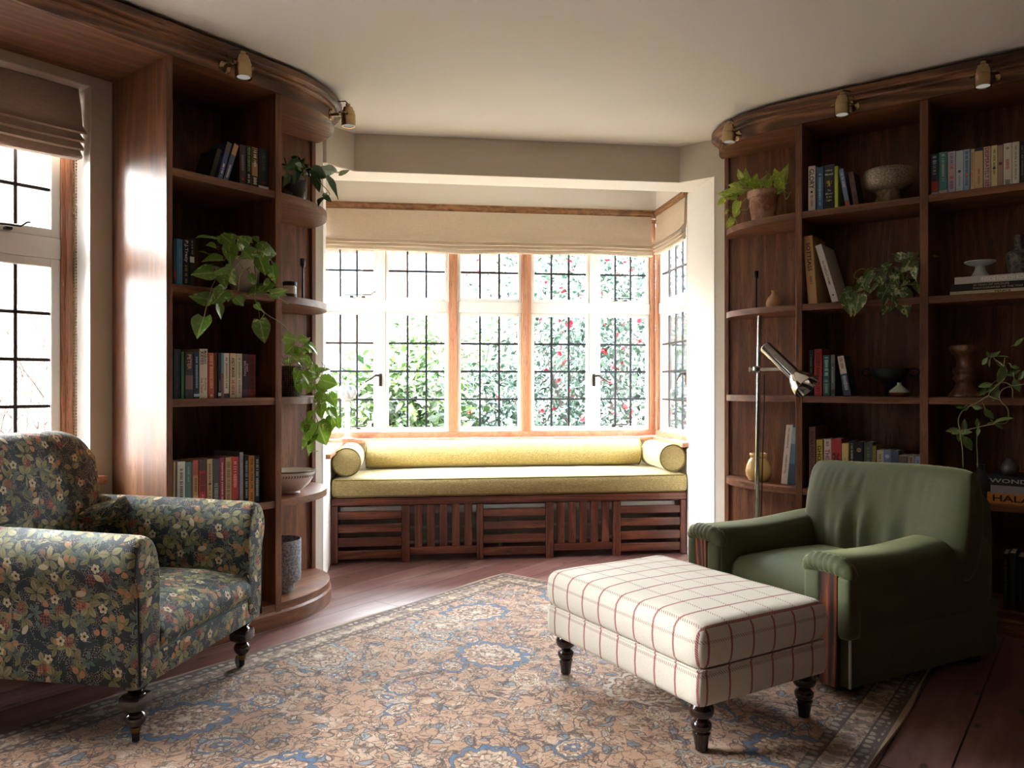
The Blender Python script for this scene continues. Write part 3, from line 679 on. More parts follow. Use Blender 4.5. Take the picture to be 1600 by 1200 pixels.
# ================================================================ BOOKCASES
SH = [.1013, .5465, .992, 1.435, 1.881]                  # shelf tops
FB, TH = 2.30, .031                                      # underside of the cornice board, shelf thickness
def ell(cx, cy, ax, ay, a0, a1, n=20, off=0.0):
    """Quarter of an ellipse, pushed outward by off."""
    r = []
    for i in range(n+1):
        a = a0+(a1-a0)*i/n; nx, ny = math.cos(a)/ax, math.sin(a)/ay; q = math.hypot(nx, ny)
        r.append((cx+ax*math.cos(a)+off*nx/q, cy+ay*math.sin(a)+off*ny/q))
    return r
CP = [(0, FB), (.016, FB), (.016, FB+.050), (.030, FB+.054), (.034, FB+.060), (.034, FB+.070), (.052, FB+.074), (.056, FB+.078), (.056, FB+.104), (.050, FB+.110), (.0, FB+.110)]
def sweep(mb, path, prof):                                # path(off) gives plan points
    plans = {p[0]: path(p[0]) for p in prof}; n = len(plans[prof[0][0]])
    mb.loft([[(plans[o][i][0], plans[o][i][1], z) for o, z in prof] for i in range(n)])

# --- left bookcase: stands on the left wall, rounded end towards the bay
XF, XB = -2.829, -3.262
LY0, LY1 = 1.529, 2.0475                                 # outer faces of the side panel and of the upright
LC = (XB+.02, LY1); LAX, LAY = XF-LC[0], .50
bc = thing('bookcase', 'dark oak bookcase with rounded end between the left window and the bay', 'bookcase', (0, 0, 0))
mb = MB(); mb.box(XB, XF, LY0, LY0+.024, 0, FB, .0015, 1); mb.build('side_panel', M['wood_z'], bc)
mb = MB(); mb.box(XB, XF, LY1-.032, LY1, 0, FB, .0015, 1); mb.build('upright', M['wood_z'], bc)
mb = MB(); mb.box(XB, XB+.016, LY0+.024, LY1-.032, .02, FB); mb.build('back_panel', M['wood_z'], bc)
mb = MB(); mb.box(XB, XB+.016, LY1, LY1+.50, .02, FB); mb.box(XB, XB+.03, LY1+.475, LY1+.500, .02, FB, .002, 1); mb.build('curved_back_panel', M['wood_z'], bc)
for z in SH:
    mb = MB(); mb.box(XB+.016, XF-.004, LY0+.024, LY1-.032, z-TH, z, .0015, 1); mb.build('shelf', M['wood_y'], bc)
    pl = ell(LC[0], LC[1], LAX-.004, LAY-.025, 0, PI/2) + [(LC[0], LC[1])]
    mb = MB(); mb.prism(pl, z-TH, z); mb.build('curved_shelf', M['wood_y'], bc, smooth=30)
def lpath(off): return [(XF+off, LY0-.0), (XF+off, LY1)] + ell(LC[0], LC[1], LAX, LAY, 0, PI/2, 24, off)[1:]
mb = MB(); sweep(mb, lpath, [(-.03, 0), (.004, 0), (.004, .060), (.0, .066), (-.003, .07), (-.003, SH[0]-.002), (-.03, SH[0]-.002)]); mb.build('plinth', M['wood_y'], bc, smooth=30)
mb = MB(); mb.prism([(XB, LY0), (XF, LY0), (XF, LY1)] + ell(LC[0], LC[1], LAX, LAY, 0, PI/2)[1:] + [(XB, LC[1]+LAY)], FB, FB+.018); mb.build('top_board', M['wood_y'], bc, smooth=30)
# cornice along the whole left side and the boarded soffit over the left window
def cpath(off): return [(XF+off, Y0+.3), (XF+off, LY1)] + ell(LC[0], LC[1], LAX, LAY, 0, PI/2, 24, off)[1:]
mb = MB(); sweep(mb, cpath, CP); struct('trim_8', mb, M['cornice_y'], smooth=30)
mb = MB(); mb.box(XL+.002, XF-.001, Y0+.3, LY0-.001, FB, FB+.02); struct('trim_9', mb, M['wood_y'])

# --- right bookcase along the right wall
YF, YB = 3.80, YR-.003
RX0 = -1.185; UP = [(-1.185, -1.155), (-.646, -.613), (-.078, -.045), (.49, .523), (1.06, 1.09)]
RCX, RCY = RX0, YB-.02; RAX, RAY = .485, RCY-YF
br = thing('bookcase', 'dark oak bookcase behind the green armchair, rounded end at the bay', 'bookcase', (0, 0, 0))
for a, b in UP:
    mb = MB(); mb.box(a, b, YF, YB, 0, FB, .0015, 1); mb.build('upright', M['wood_z'], br)
for (a0, a1), (b0, b1) in zip(UP, UP[1:]):
    mb = MB(); mb.box(a1, b0, YB-.016, YB, .02, FB); mb.build('back_panel', M['wood_z'], br)
    for z in SH: mb = MB(); mb.box(a1, b0, YF+.004, YB-.016, z-TH, z, .0015, 1); mb.build('shelf', M['wood_x'], br)
mb = MB(); mb.box(RX0-RAX, RX0, YB-.016, YB, .02, FB); mb.box(RX0-RAX, RX0-RAX+.025, YB-.03, YB, .02, FB, .002, 1); mb.build('curved_back_panel', M['wood_z'], br)
for z in SH:
    pl = ell(RCX, RCY, RAX-.025, RAY-.004, PI, 1.5*PI) + [(RCX, RCY)]
    mb = MB(); mb.prism(pl, z-TH, z); mb.build('curved_shelf', M['wood_x'], br, smooth=30)
def rpath(off, end=1.09): return ell(RCX, RCY, RAX, RAY, PI, 1.5*PI, 24, off)[:-1] + [(RX0, YF-off), (end, YF-off)]
mb = MB(); sweep(mb, rpath, [(-.03, 0), (.004, 0), (.004, .060), (.0, .066), (-.003, .07), (-.003, SH[0]-.002), (-.03, SH[0]-.002)]); mb.build('plinth', M['wood_x'], br, smooth=30)
mb = MB(); mb.prism(ell(RCX, RCY, RAX, RAY, PI, 1.5*PI) + [(1.09, YF), (1.09, YB), (RCX-RAX, YB)], FB, FB+.018); mb.build('top_board', M['wood_x'], br, smooth=30)
mb = MB(); sweep(mb, lambda o: rpath(o, 2.25), CP); struct('trim_10', mb, M['cornice_x'], smooth=30)
# ================================================================ WINDOW SEAT
wb = thing('window_bench', 'dark slatted oak bench front built across the bay', 'bench', bay(0, .44), PI/4)
def bpart(name, mat, *boxes, bev=.004):
    mb = MB()
    for b in boxes: mb.box(*b, bev, 1)
    return mb.build(name, mat, wb)
BP = [(.002, .040), (.411, .456), (.854, .892), (1.272, 1.318), (1.689, 1.737), (2.116, 2.152)]
bpart('top_rail', M['bench_x'], (.002, 2.152, -.012, .03, .338, .383))
bpart('seat_board', M['bench_x'], (.004, 2.15, .031, .60, .358, .382))
for a, b in BP: bpart('post', M['bench_z'], (a, b, -.008, .035, 0, .338))
for i in range(5):
    a, b = BP[i][1], BP[i+1][0]
    if i % 2 == 0:
        for z0, z1 in ((.255, .302), (.178, .227), (.096, .148), (.023, .073)): bpart('cross_slat', M['bench_x'], (a, b, .0, .022, z0, z1))
    else:
        bpart('bottom_rail', M['bench_x'], (a, b, .0, .022, .040, .086))
        n = 5; wv = .046; gap = ((b-a)-n*wv)/(n+1)
        for k in range(n): x = a+gap+k*(wv+gap); bpart('upright_slat', M['bench_z'], (x, x+wv, .0, .022, .086, .338))
# white radiator seen through the slats
rd = thing('radiator', 'white panel radiator seen behind the bench slats', 'radiator', bay(0, .60), PI/4)
mb = MB(); mb.box(.05, 2.10, -.105, .05, .276, .322, .004); mb.build('top_casing', M['white_paint'], rd)
mb = MB()
for z in (.075, .165): mb.tube([(.06, .04, z), (2.10, .04, z)], .012, 8)
for x in (.5, 1.02, 1.62): mb.tube([(x, .055, 0), (x, .055, .29)], .011, 8)
mb.build('pipe', M['white_paint'], rd)

def pad(sx, sy, sz, r=.03, nx=24, ny=14, dome=.01, wob=.003, seed=0, undercut=0.0):
    """Upholstered block with soft corners and a slightly domed top; origin at the middle of its underside."""
    mb = MB(); vs = mb.box(-sx/2, sx/2, -sy/2, sy/2, 0, sz)
    bmesh.ops.subdivide_edges(mb.bm, edges=[e for e in mb.bm.edges if abs((e.verts[0].co-e.verts[1].co).x) > 1e-4], cuts=nx, use_grid_fill=True)
    bmesh.ops.subdivide_edges(mb.bm, edges=[e for e in mb.bm.edges if abs((e.verts[0].co-e.verts[1].co).y) > 1e-4], cuts=ny, use_grid_fill=True)
    bmesh.ops.subdivide_edges(mb.bm, edges=[e for e in mb.bm.edges if abs((e.verts[0].co-e.verts[1].co).z) > 1e-4], cuts=5, use_grid_fill=True)
    for v in mb.bm.verts:
        c = v.co; p = Vector((c.x, c.y, c.z-sz/2)); h = Vector((sx/2-r, sy/2-r, sz/2-r))
        q = Vector([max(-h[i], min(h[i], p[i])) for i in range(3)]); d = p-q
        if d.length > 1e-6: p = q+d.normalized()*min(r, d.length if d.length < r else r)
        u, w = abs(c.x)/(sx/2), abs(c.y)/(sy/2)
        k = max(0, 1-u**3)*max(0, 1-w**3)
        p.z += dome*k*(1 if p.z > 0 else 0) + wob*noise.noise(Vector((c.x*7+seed, c.y*7, c.z*7)))
        side = 1-abs(p.z)/(sz/2)
        p.x += math.copysign(wob*1.5*max(0, side)*u**8, p.x) ; p.y += math.copysign(wob*1.5*max(0, side)*w**8, p.y)
        v.co = Vector((p.x, p.y, p.z+sz/2))
    return mb
def rrect(sx, sy, r, n=6):
    pts = []
    for cx, cy, a0 in ((sx/2-r, sy/2-r, 0), (-sx/2+r, sy/2-r, PI/2), (-sx/2+r, -sy/2+r, PI), (sx/2-r, -sy/2+r, 1.5*PI)):
        for k in range(n+1): a = a0+PI/2*k/n; pts.append((cx+r*math.cos(a), cy+r*math.sin(a)))
    return pts
CS, CD = 2.146, .60
cu = thing('seat_cushion', 'long mustard linen seat cushion on the window bench', 'cushion', bay(1.079, .715, .3835), PI/4)
pad(CS, CD, .116, .022, 50, 14, .010, .003).build('cushion_body', M['yellow'], cu, smooth=180)
for z in (.012, .106):
    mb = MB(); pl = rrect(CS-.010, CD-.010, .03); ring = [(x, y, z+.003*math.sin(x*5+z*40)) for x, y in pl]; ring.append(ring[0]); mb.tube(ring, .0045, 6, cap=False); mb.build('piping', M['yellow_pipe'], cu, smooth=180)
def bolster(label, loc, rz, L, r, group=None):
    o = thing('bolster_cushion', label, 'cushion', loc, rz, group)
    prof = [(.001, -L/2)] + [(r*k, -L/2-.004*(1-k)) for k in (.4, .8)] + [(r*.985, -L/2+.003), (r, -L/2+.012)]
    prof += [(r*(1+.012*math.sin(k*1.3)), -L/2+.012+(L-.024)*k/12) for k in range(1, 12)] + [(r, L/2-.012), (r*.985, L/2-.003), (r*.8, L/2+.001), (r*.4, L/2+.003), (.001, L/2+.004)]
    mb = MB(); mb.lathe(prof, 40, RY(PI/2)); mb.build('cushion_body', M['yellow'], o, smooth=60)
    for s in (-1, 1):
        mb = MB(); mb.tube([(s*(L/2-.001), r*.985*math.cos(2*PI*k/40), r*.985*math.sin(2*PI*k/40)) for k in range(41)], .0045, 6, cap=False); mb.build('piping', M['yellow_pipe'], o, smooth=180)
    return o
bolster('long mustard bolster lying along the foot of the bay window', bay(1.08, .890, .598), PI/4, 1.80, .088)
bolster('short round mustard bolster at the left end of the window seat', bay(.089, .66, .592), PI/4+PI/2, .42, .083)
bolster('short round mustard bolster at the right end of the window seat', bay(2.071, .66, .592), PI/4+PI/2, .42, .083)

# ================================================================ RUG
rug = MB(); RXa, RXb, RYa, RYb = -2.62, -.50, -.26, 3.34
nx_, ny_ = 30, 50
bmv = [[rug.bm.verts.new((RXa+(RXb-RXa)*i/nx_ + .008*math.sin(j*.5)*(1 if i in (0, nx_) else 0), RYa+(RYb-RYa)*j/ny_ + .006*math.sin(i*.8)*(1 if j == ny_ else 0), .011+.0012*noise.noise(Vector((i*.6, j*.6, 0))))) for i in range(nx_+1)] for j in range(ny_+1)]
L_ = rug.bm.loops.layers.uv.verify()
for j in range(ny_):
    for i in range(nx_): rug.bm.faces.new((bmv[j][i], bmv[j][i+1], bmv[j+1][i+1], bmv[j+1][i]))
be = [e for e in rug.bm.edges if e.is_boundary]
ex_ = bmesh.ops.extrude_edge_only(rug.bm, edges=be)
for v in [g for g in ex_['geom'] if isinstance(g, bmesh.types.BMVert)]: v.co.z = .001
for f in rug.bm.faces:
    for l in f.loops: l[L_].uv = (l.vert.co.x-RXa, l.vert.co.y-RYa)
ro = rug.build('persian_rug', M['rug'], None, smooth=40, uv=False)
tag(ro, 'faded peach and blue patterned rug covering the dark floorboards', 'rug')
RT = .0125

def turned_leg(parent, x, y, prof, mat, caster=False, ang=0.0, facet=None):
    mb = MB(); mb.lathe(prof, 28); 
    if facet: mb.box(-facet[0], facet[0], -facet[0], facet[0], facet[1], facet[2], facet[0]*.45, 2)
    mb.move(T(x, y, 0)); lg = mb.build('leg', mat, parent, smooth=40)
    if caster:
        c = MB(); c.tube([(x, y, .052), (x, y, .040)], [.016, .014], 14); c.tube([(x, y, .042), (x+.010*math.cos(ang), y+.010*math.sin(ang), .036), (x+.018*math.cos(ang), y+.018*math.sin(ang), .020)], [.013, .011, .007], 10)
        c.build('caster_fork', M['brass_dull'], lg)
        w = MB(); w.lathe([(.002, -.010), (.020, -.010), (.0225, -.005), (.0225, .005), (.020, .010), (.002, .010)], 24, T(x+.020*math.cos(ang), y+.020*math.sin(ang), .0225) @ RZ(ang) @ RX(PI/2)); w.build('caster_wheel', M['caster'], lg)
    return lg

# ================================================================ FLORAL ARMCHAIR (front is local -y)
fa = thing('armchair', 'rolled-arm armchair in dark floral fabric on turned caster legs', 'armchair', (-2.36, 1.3625, RT), math.radians(118))
FL = M['floral']
mb = MB(); mb.box(-.347, .347, -.045, .74, .178, .262, .012, 2); mb.build('seat_frame', FL, fa, smooth=50)
# sprung seat with a rounded front
rings = []
for i in range(25):
    x = -.262+.524*i/24; e = (abs(x)/.262)**4
    pr = [(-.052, .262), (-.066, .285), (-.064, .315), (-.045, .345), (-.01, .365-.012*e), (.10, .388-.022*e), (.28, .392-.024*e), (.50, .372-.02*e), (.62, .36), (.62, .262)]
    rings.append([(x, y, z+.003*noise.noise(Vector((x*8, y*8, 1)))) for y, z in pr])
mb = MB(); mb.loft(rings); mb.build('seat', FL, fa, smooth=180)
mb = MB(); mb.tube([(-.345+.69*i/20, -.052, .262+.002*math.sin(i)) for i in range(21)], .005, 6); mb.build('front_piping', plain(S(60, 84, 92), .8, 0, .1, 200, 'teal_piping'), fa, smooth=180)
mb = MB(); mb.box(-.346, .346, -.056, -.04, .18, .26, .006, 2); mb.build('front_border', FL, fa, smooth=50)
def floral_arm(s):
    """Scroll arm: a section with an outward roll, swept back and rising a little to the rear."""
    sec = [(.252, .25), (.250, .36), (.246, .45), (.250, .505), (.262, .55), (.280, .588), (.308, .608), (.338, .606), (.364, .588), (.380, .556), (.383, .52), (.376, .485), (.364, .455), (.356, .42), (.352, .34), (.350, .262), (.349, .186), (.30, .186), (.256, .20)]
    mb = MB(); rings = []
    ys = [-.062, -.060, -.050, -.030, .0, .08, .18, .28, .38, .48, .58, .66]
    for k, y in enumerate(ys):
        ins = [.030, .014, .005, .001, 0, 0, 0, 0, 0, 0, 0, .004][k]
        cx, cz = .325, .42
        r = []
        for x, z in sec:
            zz = z if z < .3 else z + (.012*math.sin(max(0, y)*3) if z > .5 else 0)
            nx = x+(cx-x)*ins/.10*.8; nz = zz+(cz-zz)*ins/.25*.8
            w = .004*noise.noise(Vector((x*14+s, y*9, z*14)))
            r.append((s*(nx+w), y, nz+w))
        rings.append(r if s > 0 else r[::-1])
    mb.loft(rings); a = mb.build('arm', FL, fa, smooth=180)
    a.modifiers.new('Subdivision', 'SUBSURF').render_levels = 2; a.modifiers[-1].levels = 1
    p = MB(); fr = [(s*x, -.058, z) for x, z in [(.358, .44), (.354, .34), (.352, .262), (.350, .19)]]; p.tube(fr, .004, 6); p.build('piping', plain(S(24, 26, 32), .85, 0, .1, 100, 'dark_piping'), a, smooth=180)
    return a
floral_arm(-1); floral_arm(1)
# back: leaning slab, rolled over at the top, rounded shoulders
rings = []
for i in range(29):
    u = -1+2*i/28; x = .335*u; e = abs(u)**5
    top = .875-.075*e; th = 1-.35*e
    pr = [(.50, .30), (.515, .42), (.535, .55), (.556, .68), (.572, .77), (.590, top-.045), (.625, top-.008), (.675, top), (.725, top-.02), (.765, top-.07), (.778, top-.13), (.760, .62), (.748, .45), (.742, .19), (.60, .19)]
    rings.append([(x+.004*noise.noise(Vector((x*9, z*9, 3))), .66+(y-.66)*th+.006*noise.noise(Vector((x*6, z*6, 9))), z) for y, z in pr])
mb = MB(); mb.loft(rings); b = mb.build('backrest', FL, fa, smooth=180); b.modifiers.new('Subdivision', 'SUBSURF').render_levels = 2; b.modifiers[-1].levels = 1
# tucked wings of cloth where arms meet the back
for s in (-1, 1):
    mb = MB(); rings = []
    for k in range(9):
        u = k/8; y = .44+.18*u; z = .60-.03*u
        rings.append([(s*(.25+.10*math.cos(a)-.02*u), y+.02*math.sin(a*2), z-.02+.042*math.sin(a)-.02*u) for a in [2*PI*q/12 for q in range(12)]])
    mb.loft(rings); mb.build('arm_tuck', FL, fa, smooth=180)
LP = [(.012, .052), (.020, .058), (.026, .066), (.030, .078), (.026, .090), (.018, .096), (.024, .100), (.030, .104), (.032, .110), (.032, .142), (.026, .150), (.019, .155), (.026, .162), (.032, .168), (.032, .182)]
for x, y, an in ((-.30, -.01, .6), (.30, -.01, .9), (-.30, .68, 2.0), (.30, .68, 1.2)): turned_leg(fa, x, y, LP, M['dark_leg'], True, an, (.035, .104, .150))

# ================================================================ OTTOMAN (long side along local x)
OC = Vector((-1.137, 2.388, RT)); OA = math.atan2(-.373, .928)
ot = thing('ottoman', 'cream wool footstool with red check on dark turned legs', 'ottoman', OC, OA)
OL, OW = .765, .535
pad(OL, OW, .105, .014, 40, 26, .0, .0022, 3).move(T(0, 0, .140)).build('base', M['plaid'], ot, smooth=180)
pad(OL+.012, OW+.012, .128, .036, 40, 26, .014, .003, 5).move(T(0, 0, .240)).build('cushion_top', M['plaid'], ot, smooth=180)
mb = MB(); pl = rrect(OL-.006, OW-.006, .012); mb.tube([(x, y, .2425) for x, y in pl]+[(pl[0][0], pl[0][1], .2425)], .004, 6, cap=False); mb.build('seam', M['plaid'], ot, smooth=180)
OP = [(.014, 0), (.018, .004), (.018, .012), (.021, .030), (.024, .046), (.026, .052), (.022, .055), (.025, .060), (.029, .068), (.029, .078), (.023, .086), (.017, .090), (.020, .093), (.032, .102), (.036, .114), (.035, .126), (.028, .136), (.026, .141)]
for x in (-1, 1):
    for y in (-1, 1): turned_leg(ot, x*(OL/2-.045), y*(OW/2-.05), OP, M['dark_leg'])

# ================================================================ GREEN ARMCHAIR (front is local -y)
ga = thing('armchair', 'low green velvet armchair with dark wood strips on its arms', 'armchair', (-1.011, 2.875, 0), math.radians(-25.5))
V = M['velvet']; GW, GD = .392, .79
mb = MB(); mb.box(-GW, GW, .008, GD, .042, .245, .012, 2); mb.build('frame', V, ga, smooth=50)
# seat cushion
pad(.46, .56, .17, .045, 20, 20, .022, .004, 9).move(T(0, .305, .19)).build('seat_cushion', V, ga, smooth=180)
def green_arm(s):
    sec = [(.205, .16), (.203, .30), (.205, .40), (.212, .44), (.232, .468), (.262, .478), (.31, .480), (.352, .478), (.384, .464), (.402, .436), (.407, .40), (.405, .32), (.400, .25), (.392, .205), (.375, .196), (.30, .19), (.22, .15)]
    mb = MB(); rings = []
    ys = [-.022, -.020, -.012, .004, .04, .14, .26, .38, .50, .60, .68, .73, .75]
    for k, y in enumerate(ys):
        ins = [.34, .20, .09, .02, 0, 0, 0, 0, 0, 0, .02, .10, .22][k]; rise = .018*(max(0, y)/.6)**2 - .012*max(0, (y-.62)/.12) - (.012*math.exp(-((y-.25)/.2)**2))
        cx, cz = .305, .34; r = []
        for x, z in sec:
            zz = z+rise*max(0, (z-.3)/.18)
            nx = x+(cx-x)*ins*.28; nz = zz+(cz-zz)*ins*.25
            w = .003*noise.noise(Vector((x*12+3*s, y*10, z*12)))
            yy = y
            r.append((s*(nx+w), yy, nz+w))
        rings.append(r if s > 0 else r[::-1])
    mb.loft(rings); a = mb.build('arm', V, ga, smooth=180); a.modifiers.new('Subdivision', 'SUBSURF').render_levels = 2; a.modifiers[-1].levels = 1
    f = MB(); q0, q1 = sorted((s*.214, s*.284)); f.box(q0, q1, -.038, .03, .042, .415, .022, 3); q0, q1 = sorted((s*.352, s*.404)); f.box(q0, q1, -.036, .03, .205, .415, .020, 3)
    q0, q1 = sorted((s*.352, s*.390)); f.box(q0, q1, -.014, .03, .042, .215, .006, 2)
    N_ = 30; pts, rr = [], []
    for k in range(N_+1):
        q = k/N_*2-1; m = abs(q)**4
        pts.append((s*(.305+.098*q*(1-.06*m)), -.018+.012*m, .444-.044*m)); rr.append((.033-.012*m)*(1 if 0 < k < N_ else .3)+.0022*math.sin(k*1.9+s)*(1-m))
    f.tube(pts, rr, 14)
    f.build('arm_front_pad', V, a, smooth=60)
    w = MB(); w.box(s*.318-.035, s*.318+.035, -.034, .02, .036, .430, .003, 1); st = w.build('wood_strip', M['rosewood_z'], a); tag(st, 'figured dark wood strip')
    w = MB(); w.tube([(s*.389, -.012, .044+.17*k/6) for k in range(7)], .0045, 6); w.build('edge_piping', plain(S(196, 200, 188), .6, 0, .05, 100, 'pale_piping'), a, smooth=180)
    return a
green_arm(-1); green_arm(1)
mb = MB(); mb.box(-.20, .20, .0, .03, .042, .20, .01, 2); mb.build('front_rail', V, ga)
# outer back and loose back cushion
rings = []
for i in range(15):
    x = -.372+.744*i/14; e = (abs(x)/.372)**6
    rings.append([(x, y+.0*x, z) for y, z in [(.62, .20), (.64, .45), (.665, .62-.02*e), (.69, .655-.03*e), (.735, .66-.03*e), (.772, .63-.03*e), (.786, .50), (.788, .25), (.788, .05), (.66, .05)]])
mb = MB(); mb.loft(rings); mb.build('outer_back', V, ga, smooth=50)
rings = []
N = 44
for i in range(N+1):
    u = -1+2*i/N; x = .060+u*(.362); e = abs(u)**11
    ring = []
    for y, z, f in [(.50, .335, 1), (.488, .40, 1), (.494, .48, 1), (.515, .56, 1), (.54, .64, 1), (.565, .695, .6), (.60, .724, .3), (.65, .730, .2), (.69, .71, .2), (.705, .64, 0), (.69, .50, 0), (.66, .36, 0), (.58, .325, 0)]:
        yy = .60+(y-.60)*(1-.62*e); zz = .52+(z-.52)*(1-.05*e)
        crease = math.exp(-((z-.42)/.085)**2)*(.024*math.sin(u*17+1.3*math.sin(u*5))+.010*math.sin(u*31+2))*f*(1-abs(u)**3)*(.55+.45*math.sin(u*3+2))
        gather = math.exp(-((z-.70)/.06)**2)*.007*math.sin(u*52+2*math.sin(u*9))*f
        zt = .010*math.sin(u*2.2+.4) if z > .6 else 0
        ring.append((x*(1+.035*math.sin((z-.33)/.4*PI)-.02*(z > .7)), yy+crease+gather, zz+zt+gather*.7))
    rings.append(ring)
mb = MB(); mb.loft(rings); b = mb.build('back_cushion', V, ga, smooth=180); b.modifiers.new('Subdivision', 'SUBSURF').render_levels = 2; b.modifiers[-1].levels = 1
for x in (-.33, .33):
    for y in (.07, .72):
        mb = MB(); mb.box(x-.025, x+.025, y-.025, y+.025, RT if y < .5 else 0, .05, .004); mb.build('foot', M['dark_leg'], ga)

# ================================================================ CHROME FLOOR LAMP
lp = thing('floor_lamp', 'chrome reading lamp on a thin pole behind the green armchair', 'lamp', (-1.29, 3.60, 0))
mb = MB(); mb.lathe([(.002, 0), (.13, 0), (.132, .004), (.132, .016), (.126, .022), (.03, .026), (.016, .034), (.014, .05)], 40); mb.build('base', M['chrome'], lp)
mb = MB(); mb.tube([(-.020, 0, .04), (.0, 0, 1.372)], .0105, 16); mb.build('pole', M['chrome'], lp)
mb = MB(); mb.tube([(-.036, -.024, 1.119), (.118, -.024, 1.119)], .0085, 12); mb.box(-.024, .014, -.035, .016, 1.103, 1.135, .005); mb.tube([(-.040, -.024, 1.119), (-.030, -.024, 1.119)], .013, 12); mb.build('arm', M['chrome'], lp)
p0, p1 = Vector((.045, -.05, 1.222)), Vector((.190, -.09, 1.090)); ax = (p1-p0).normalized()
mb = MB(); mb.tube([p0, p0+ax*.003, p1-ax*.002, p1], [.026, .0285, .0285, .026], 24)
for k in range(6):
    mb.tube([p0+ax*(.006+.0), p1], .0285, 24) if k == 0 else None
hd = mb.build('head_tube', M['chrome'], lp)
q = ax.to_track_quat('Z', 'Y').to_matrix().to_4x4()
mb = MB(); mb.lathe([(.020, -.01), (.030, .0), (.040, .016), (.050, .034), (.058, .056), (.062, .078), (.060, .080), (.055, .058), (.046, .036), (.030, .016), (.004, .012)], 40, T(*p1) @ q, close_top=True); mb.build('reflector', M['chrome'], hd)
mb = MB(); mb.tube([Vector((.118, -.024, 1.119)), p0.lerp(p1, .72)], .007, 10); mb.build('joint', M['chrome'], hd)
mb = MB(); mb.tube([(.020, .006, 1.095), (.018, .013, 1.0), (.010, .013, .7), (.0, .013, .3), (-.01, .02, .06)], .0028, 6); mb.build('cable', M['black_metal'], lp)

# ================================================================ BRASS PICTURE SPOTLIGHTS ON THE CORNICES
def spot(label, loc, rz, side=0.0, tilt=0.0):
    o = thing('spotlight', label, 'spotlight', loc, rz, None)    # local +y points out of the cornice
    mb = MB(); mb.lathe([(.002, 0), (.026, 0), (.027, .003), (.024, .008), (.010, .012), (.002, .013)], 28, RX(-PI/2)); mb.tube([(0, .010, 0), (0, .030, .002)], .007, 10); mb.build('wall_plate', M['brass'], o)
    O = Vector((side*.030, .088, -.004)); hx = T(*O) @ RX(tilt)
    mb = MB()
    mb.tube([(0, .026, .002), (side*.010, .046, .001)], .008, 10)
    for q in (-1, 1): mb.tube([(side*.010, .044, .001), (side*.014+q*.036, .054, .0), (O.x+q*.038, O.y, O.z)], .0042, 8)
    mb.tube([O-Vector((.047, 0, 0)), O-Vector((.031, 0, 0))], .007, 10); mb.tube([O+Vector((.031, 0, 0)), O+Vector((.047, 0, 0))], .007, 10); mb.build('yoke', M['brass'], o)
    mb = MB(); mb.lathe([(.026, -.050), (.0325, -.052), (.0325, -.047), (.0335, -.026), (.0325, -.004), (.0335, -.001), (.0335, .002), (.0315, .005), (.029, .020), (.024, .026), (.022, .036), (.013, .041), (.011, .044), (.011, .053), (.004, .056)], 32, hx, close_bot=False); hd = mb.build('shade', M['brass'], o)
    mb = MB(); mb.lathe([(.001, -.046), (.028, -.0465), (.028, -.044), (.001, -.044)], 28, hx); mb.build('lens', M['lens'], hd)
    mb = MB(); mb.tube([hx @ Vector((0, 0, .054)), hx @ Vector((0, -.012, .068)), Vector((0, .030, .062)), Vector((0, .010, .030)), Vector((0, .004, .010))], .0030, 8); mb.build('cable', M['black_metal'], o)
    return o
FO = .016
spot('brass spotlight over the books, on the straight part of the left cornice', (XF+FO, 1.760, FB+.026), -PI/2, -1, .06)
def curve_spot(label, cx, cy, axx, ayy, a, side):
    nx, ny = math.cos(a)/axx, math.sin(a)/ayy; q = math.hypot(nx, ny); nx /= q; ny /= q
    return spot(label, (cx+axx*math.cos(a)+nx*FO, cy+ayy*math.sin(a)+ny*FO, FB+.026), math.atan2(ny, nx)-PI/2, side, .03)
curve_spot('brass spotlight with a glowing lens on the curved end of the left cornice', LC[0], LC[1], LAX, LAY, math.radians(40), 0)
curve_spot('brass spotlight over the lime green plant on the curved right cornice', RCX, RCY, RAX, RAY, math.radians(232), -1)
spot('brass spotlight over the footed stone bowl on the right cornice', (-.915, YF-FO, FB+.026), PI, 1, .04)
spot('brass spotlight over the pale paperbacks at the right edge of the picture', (-.365, YF-FO, FB+.026), PI, 1, .04)
# ================================================================ SMALL OBJECTS ON SHELVES AND SILL
CA, SA = math.cos(math.radians(37.5)), math.sin(math.radians(37.5))
def ray_(px, py): r = (px-800)/1206; return r*CA-SA, r*SA+CA, (600-py)/1206
def at_x(px, py, X): k = ray_(px, py); d = X/k[0]; return Vector((X, k[1]*d, H+k[2]*d))
def at_y(px, py, Y): k = ray_(px, py); d = Y/k[1]; return Vector((k[0]*d, Y, H+k[2]*d))

def pottery(name, label, cat, loc, prof, mat, seg=36, part='body'):
    o = thing(name, label, cat, loc); mb = MB(); mb.lathe(prof, seg); mb.build(part, mat, o, smooth=60); return o
def speckle(name, a, b, scale, thr, rough=.6, bump=.0):
    g = G(name); v = g.obj(); n = g.noise(v, scale, 4, .7)
    c = g.mix(g.step(n, thr-.06, thr+.06), a, b); g.pbr(c, rough, 0, g.bump(n, .5, bump) if bump else None); return g.m
stick_prof = [(.002, 0), (.034, 0), (.035, .003), (.010, .006), (.0048, .012), (.0042, .160), (.0048, .166), (.0115, .172), (.0125, .205), (.010, .207), (.009, .19), (.002, .188)]
c = pottery('candlestick', 'thin black candlestick on the curved end of the left bookcase', 'candlestick', (-3.0, 2.288, SH[3]), stick_prof, M['black_metal'], part='stem')
c = pottery('candlestick', 'thin black candlestick on the curved end of the right bookcase', 'candlestick', (-1.446, 3.985, SH[3]), stick_prof, M['black_metal'], part='stem')
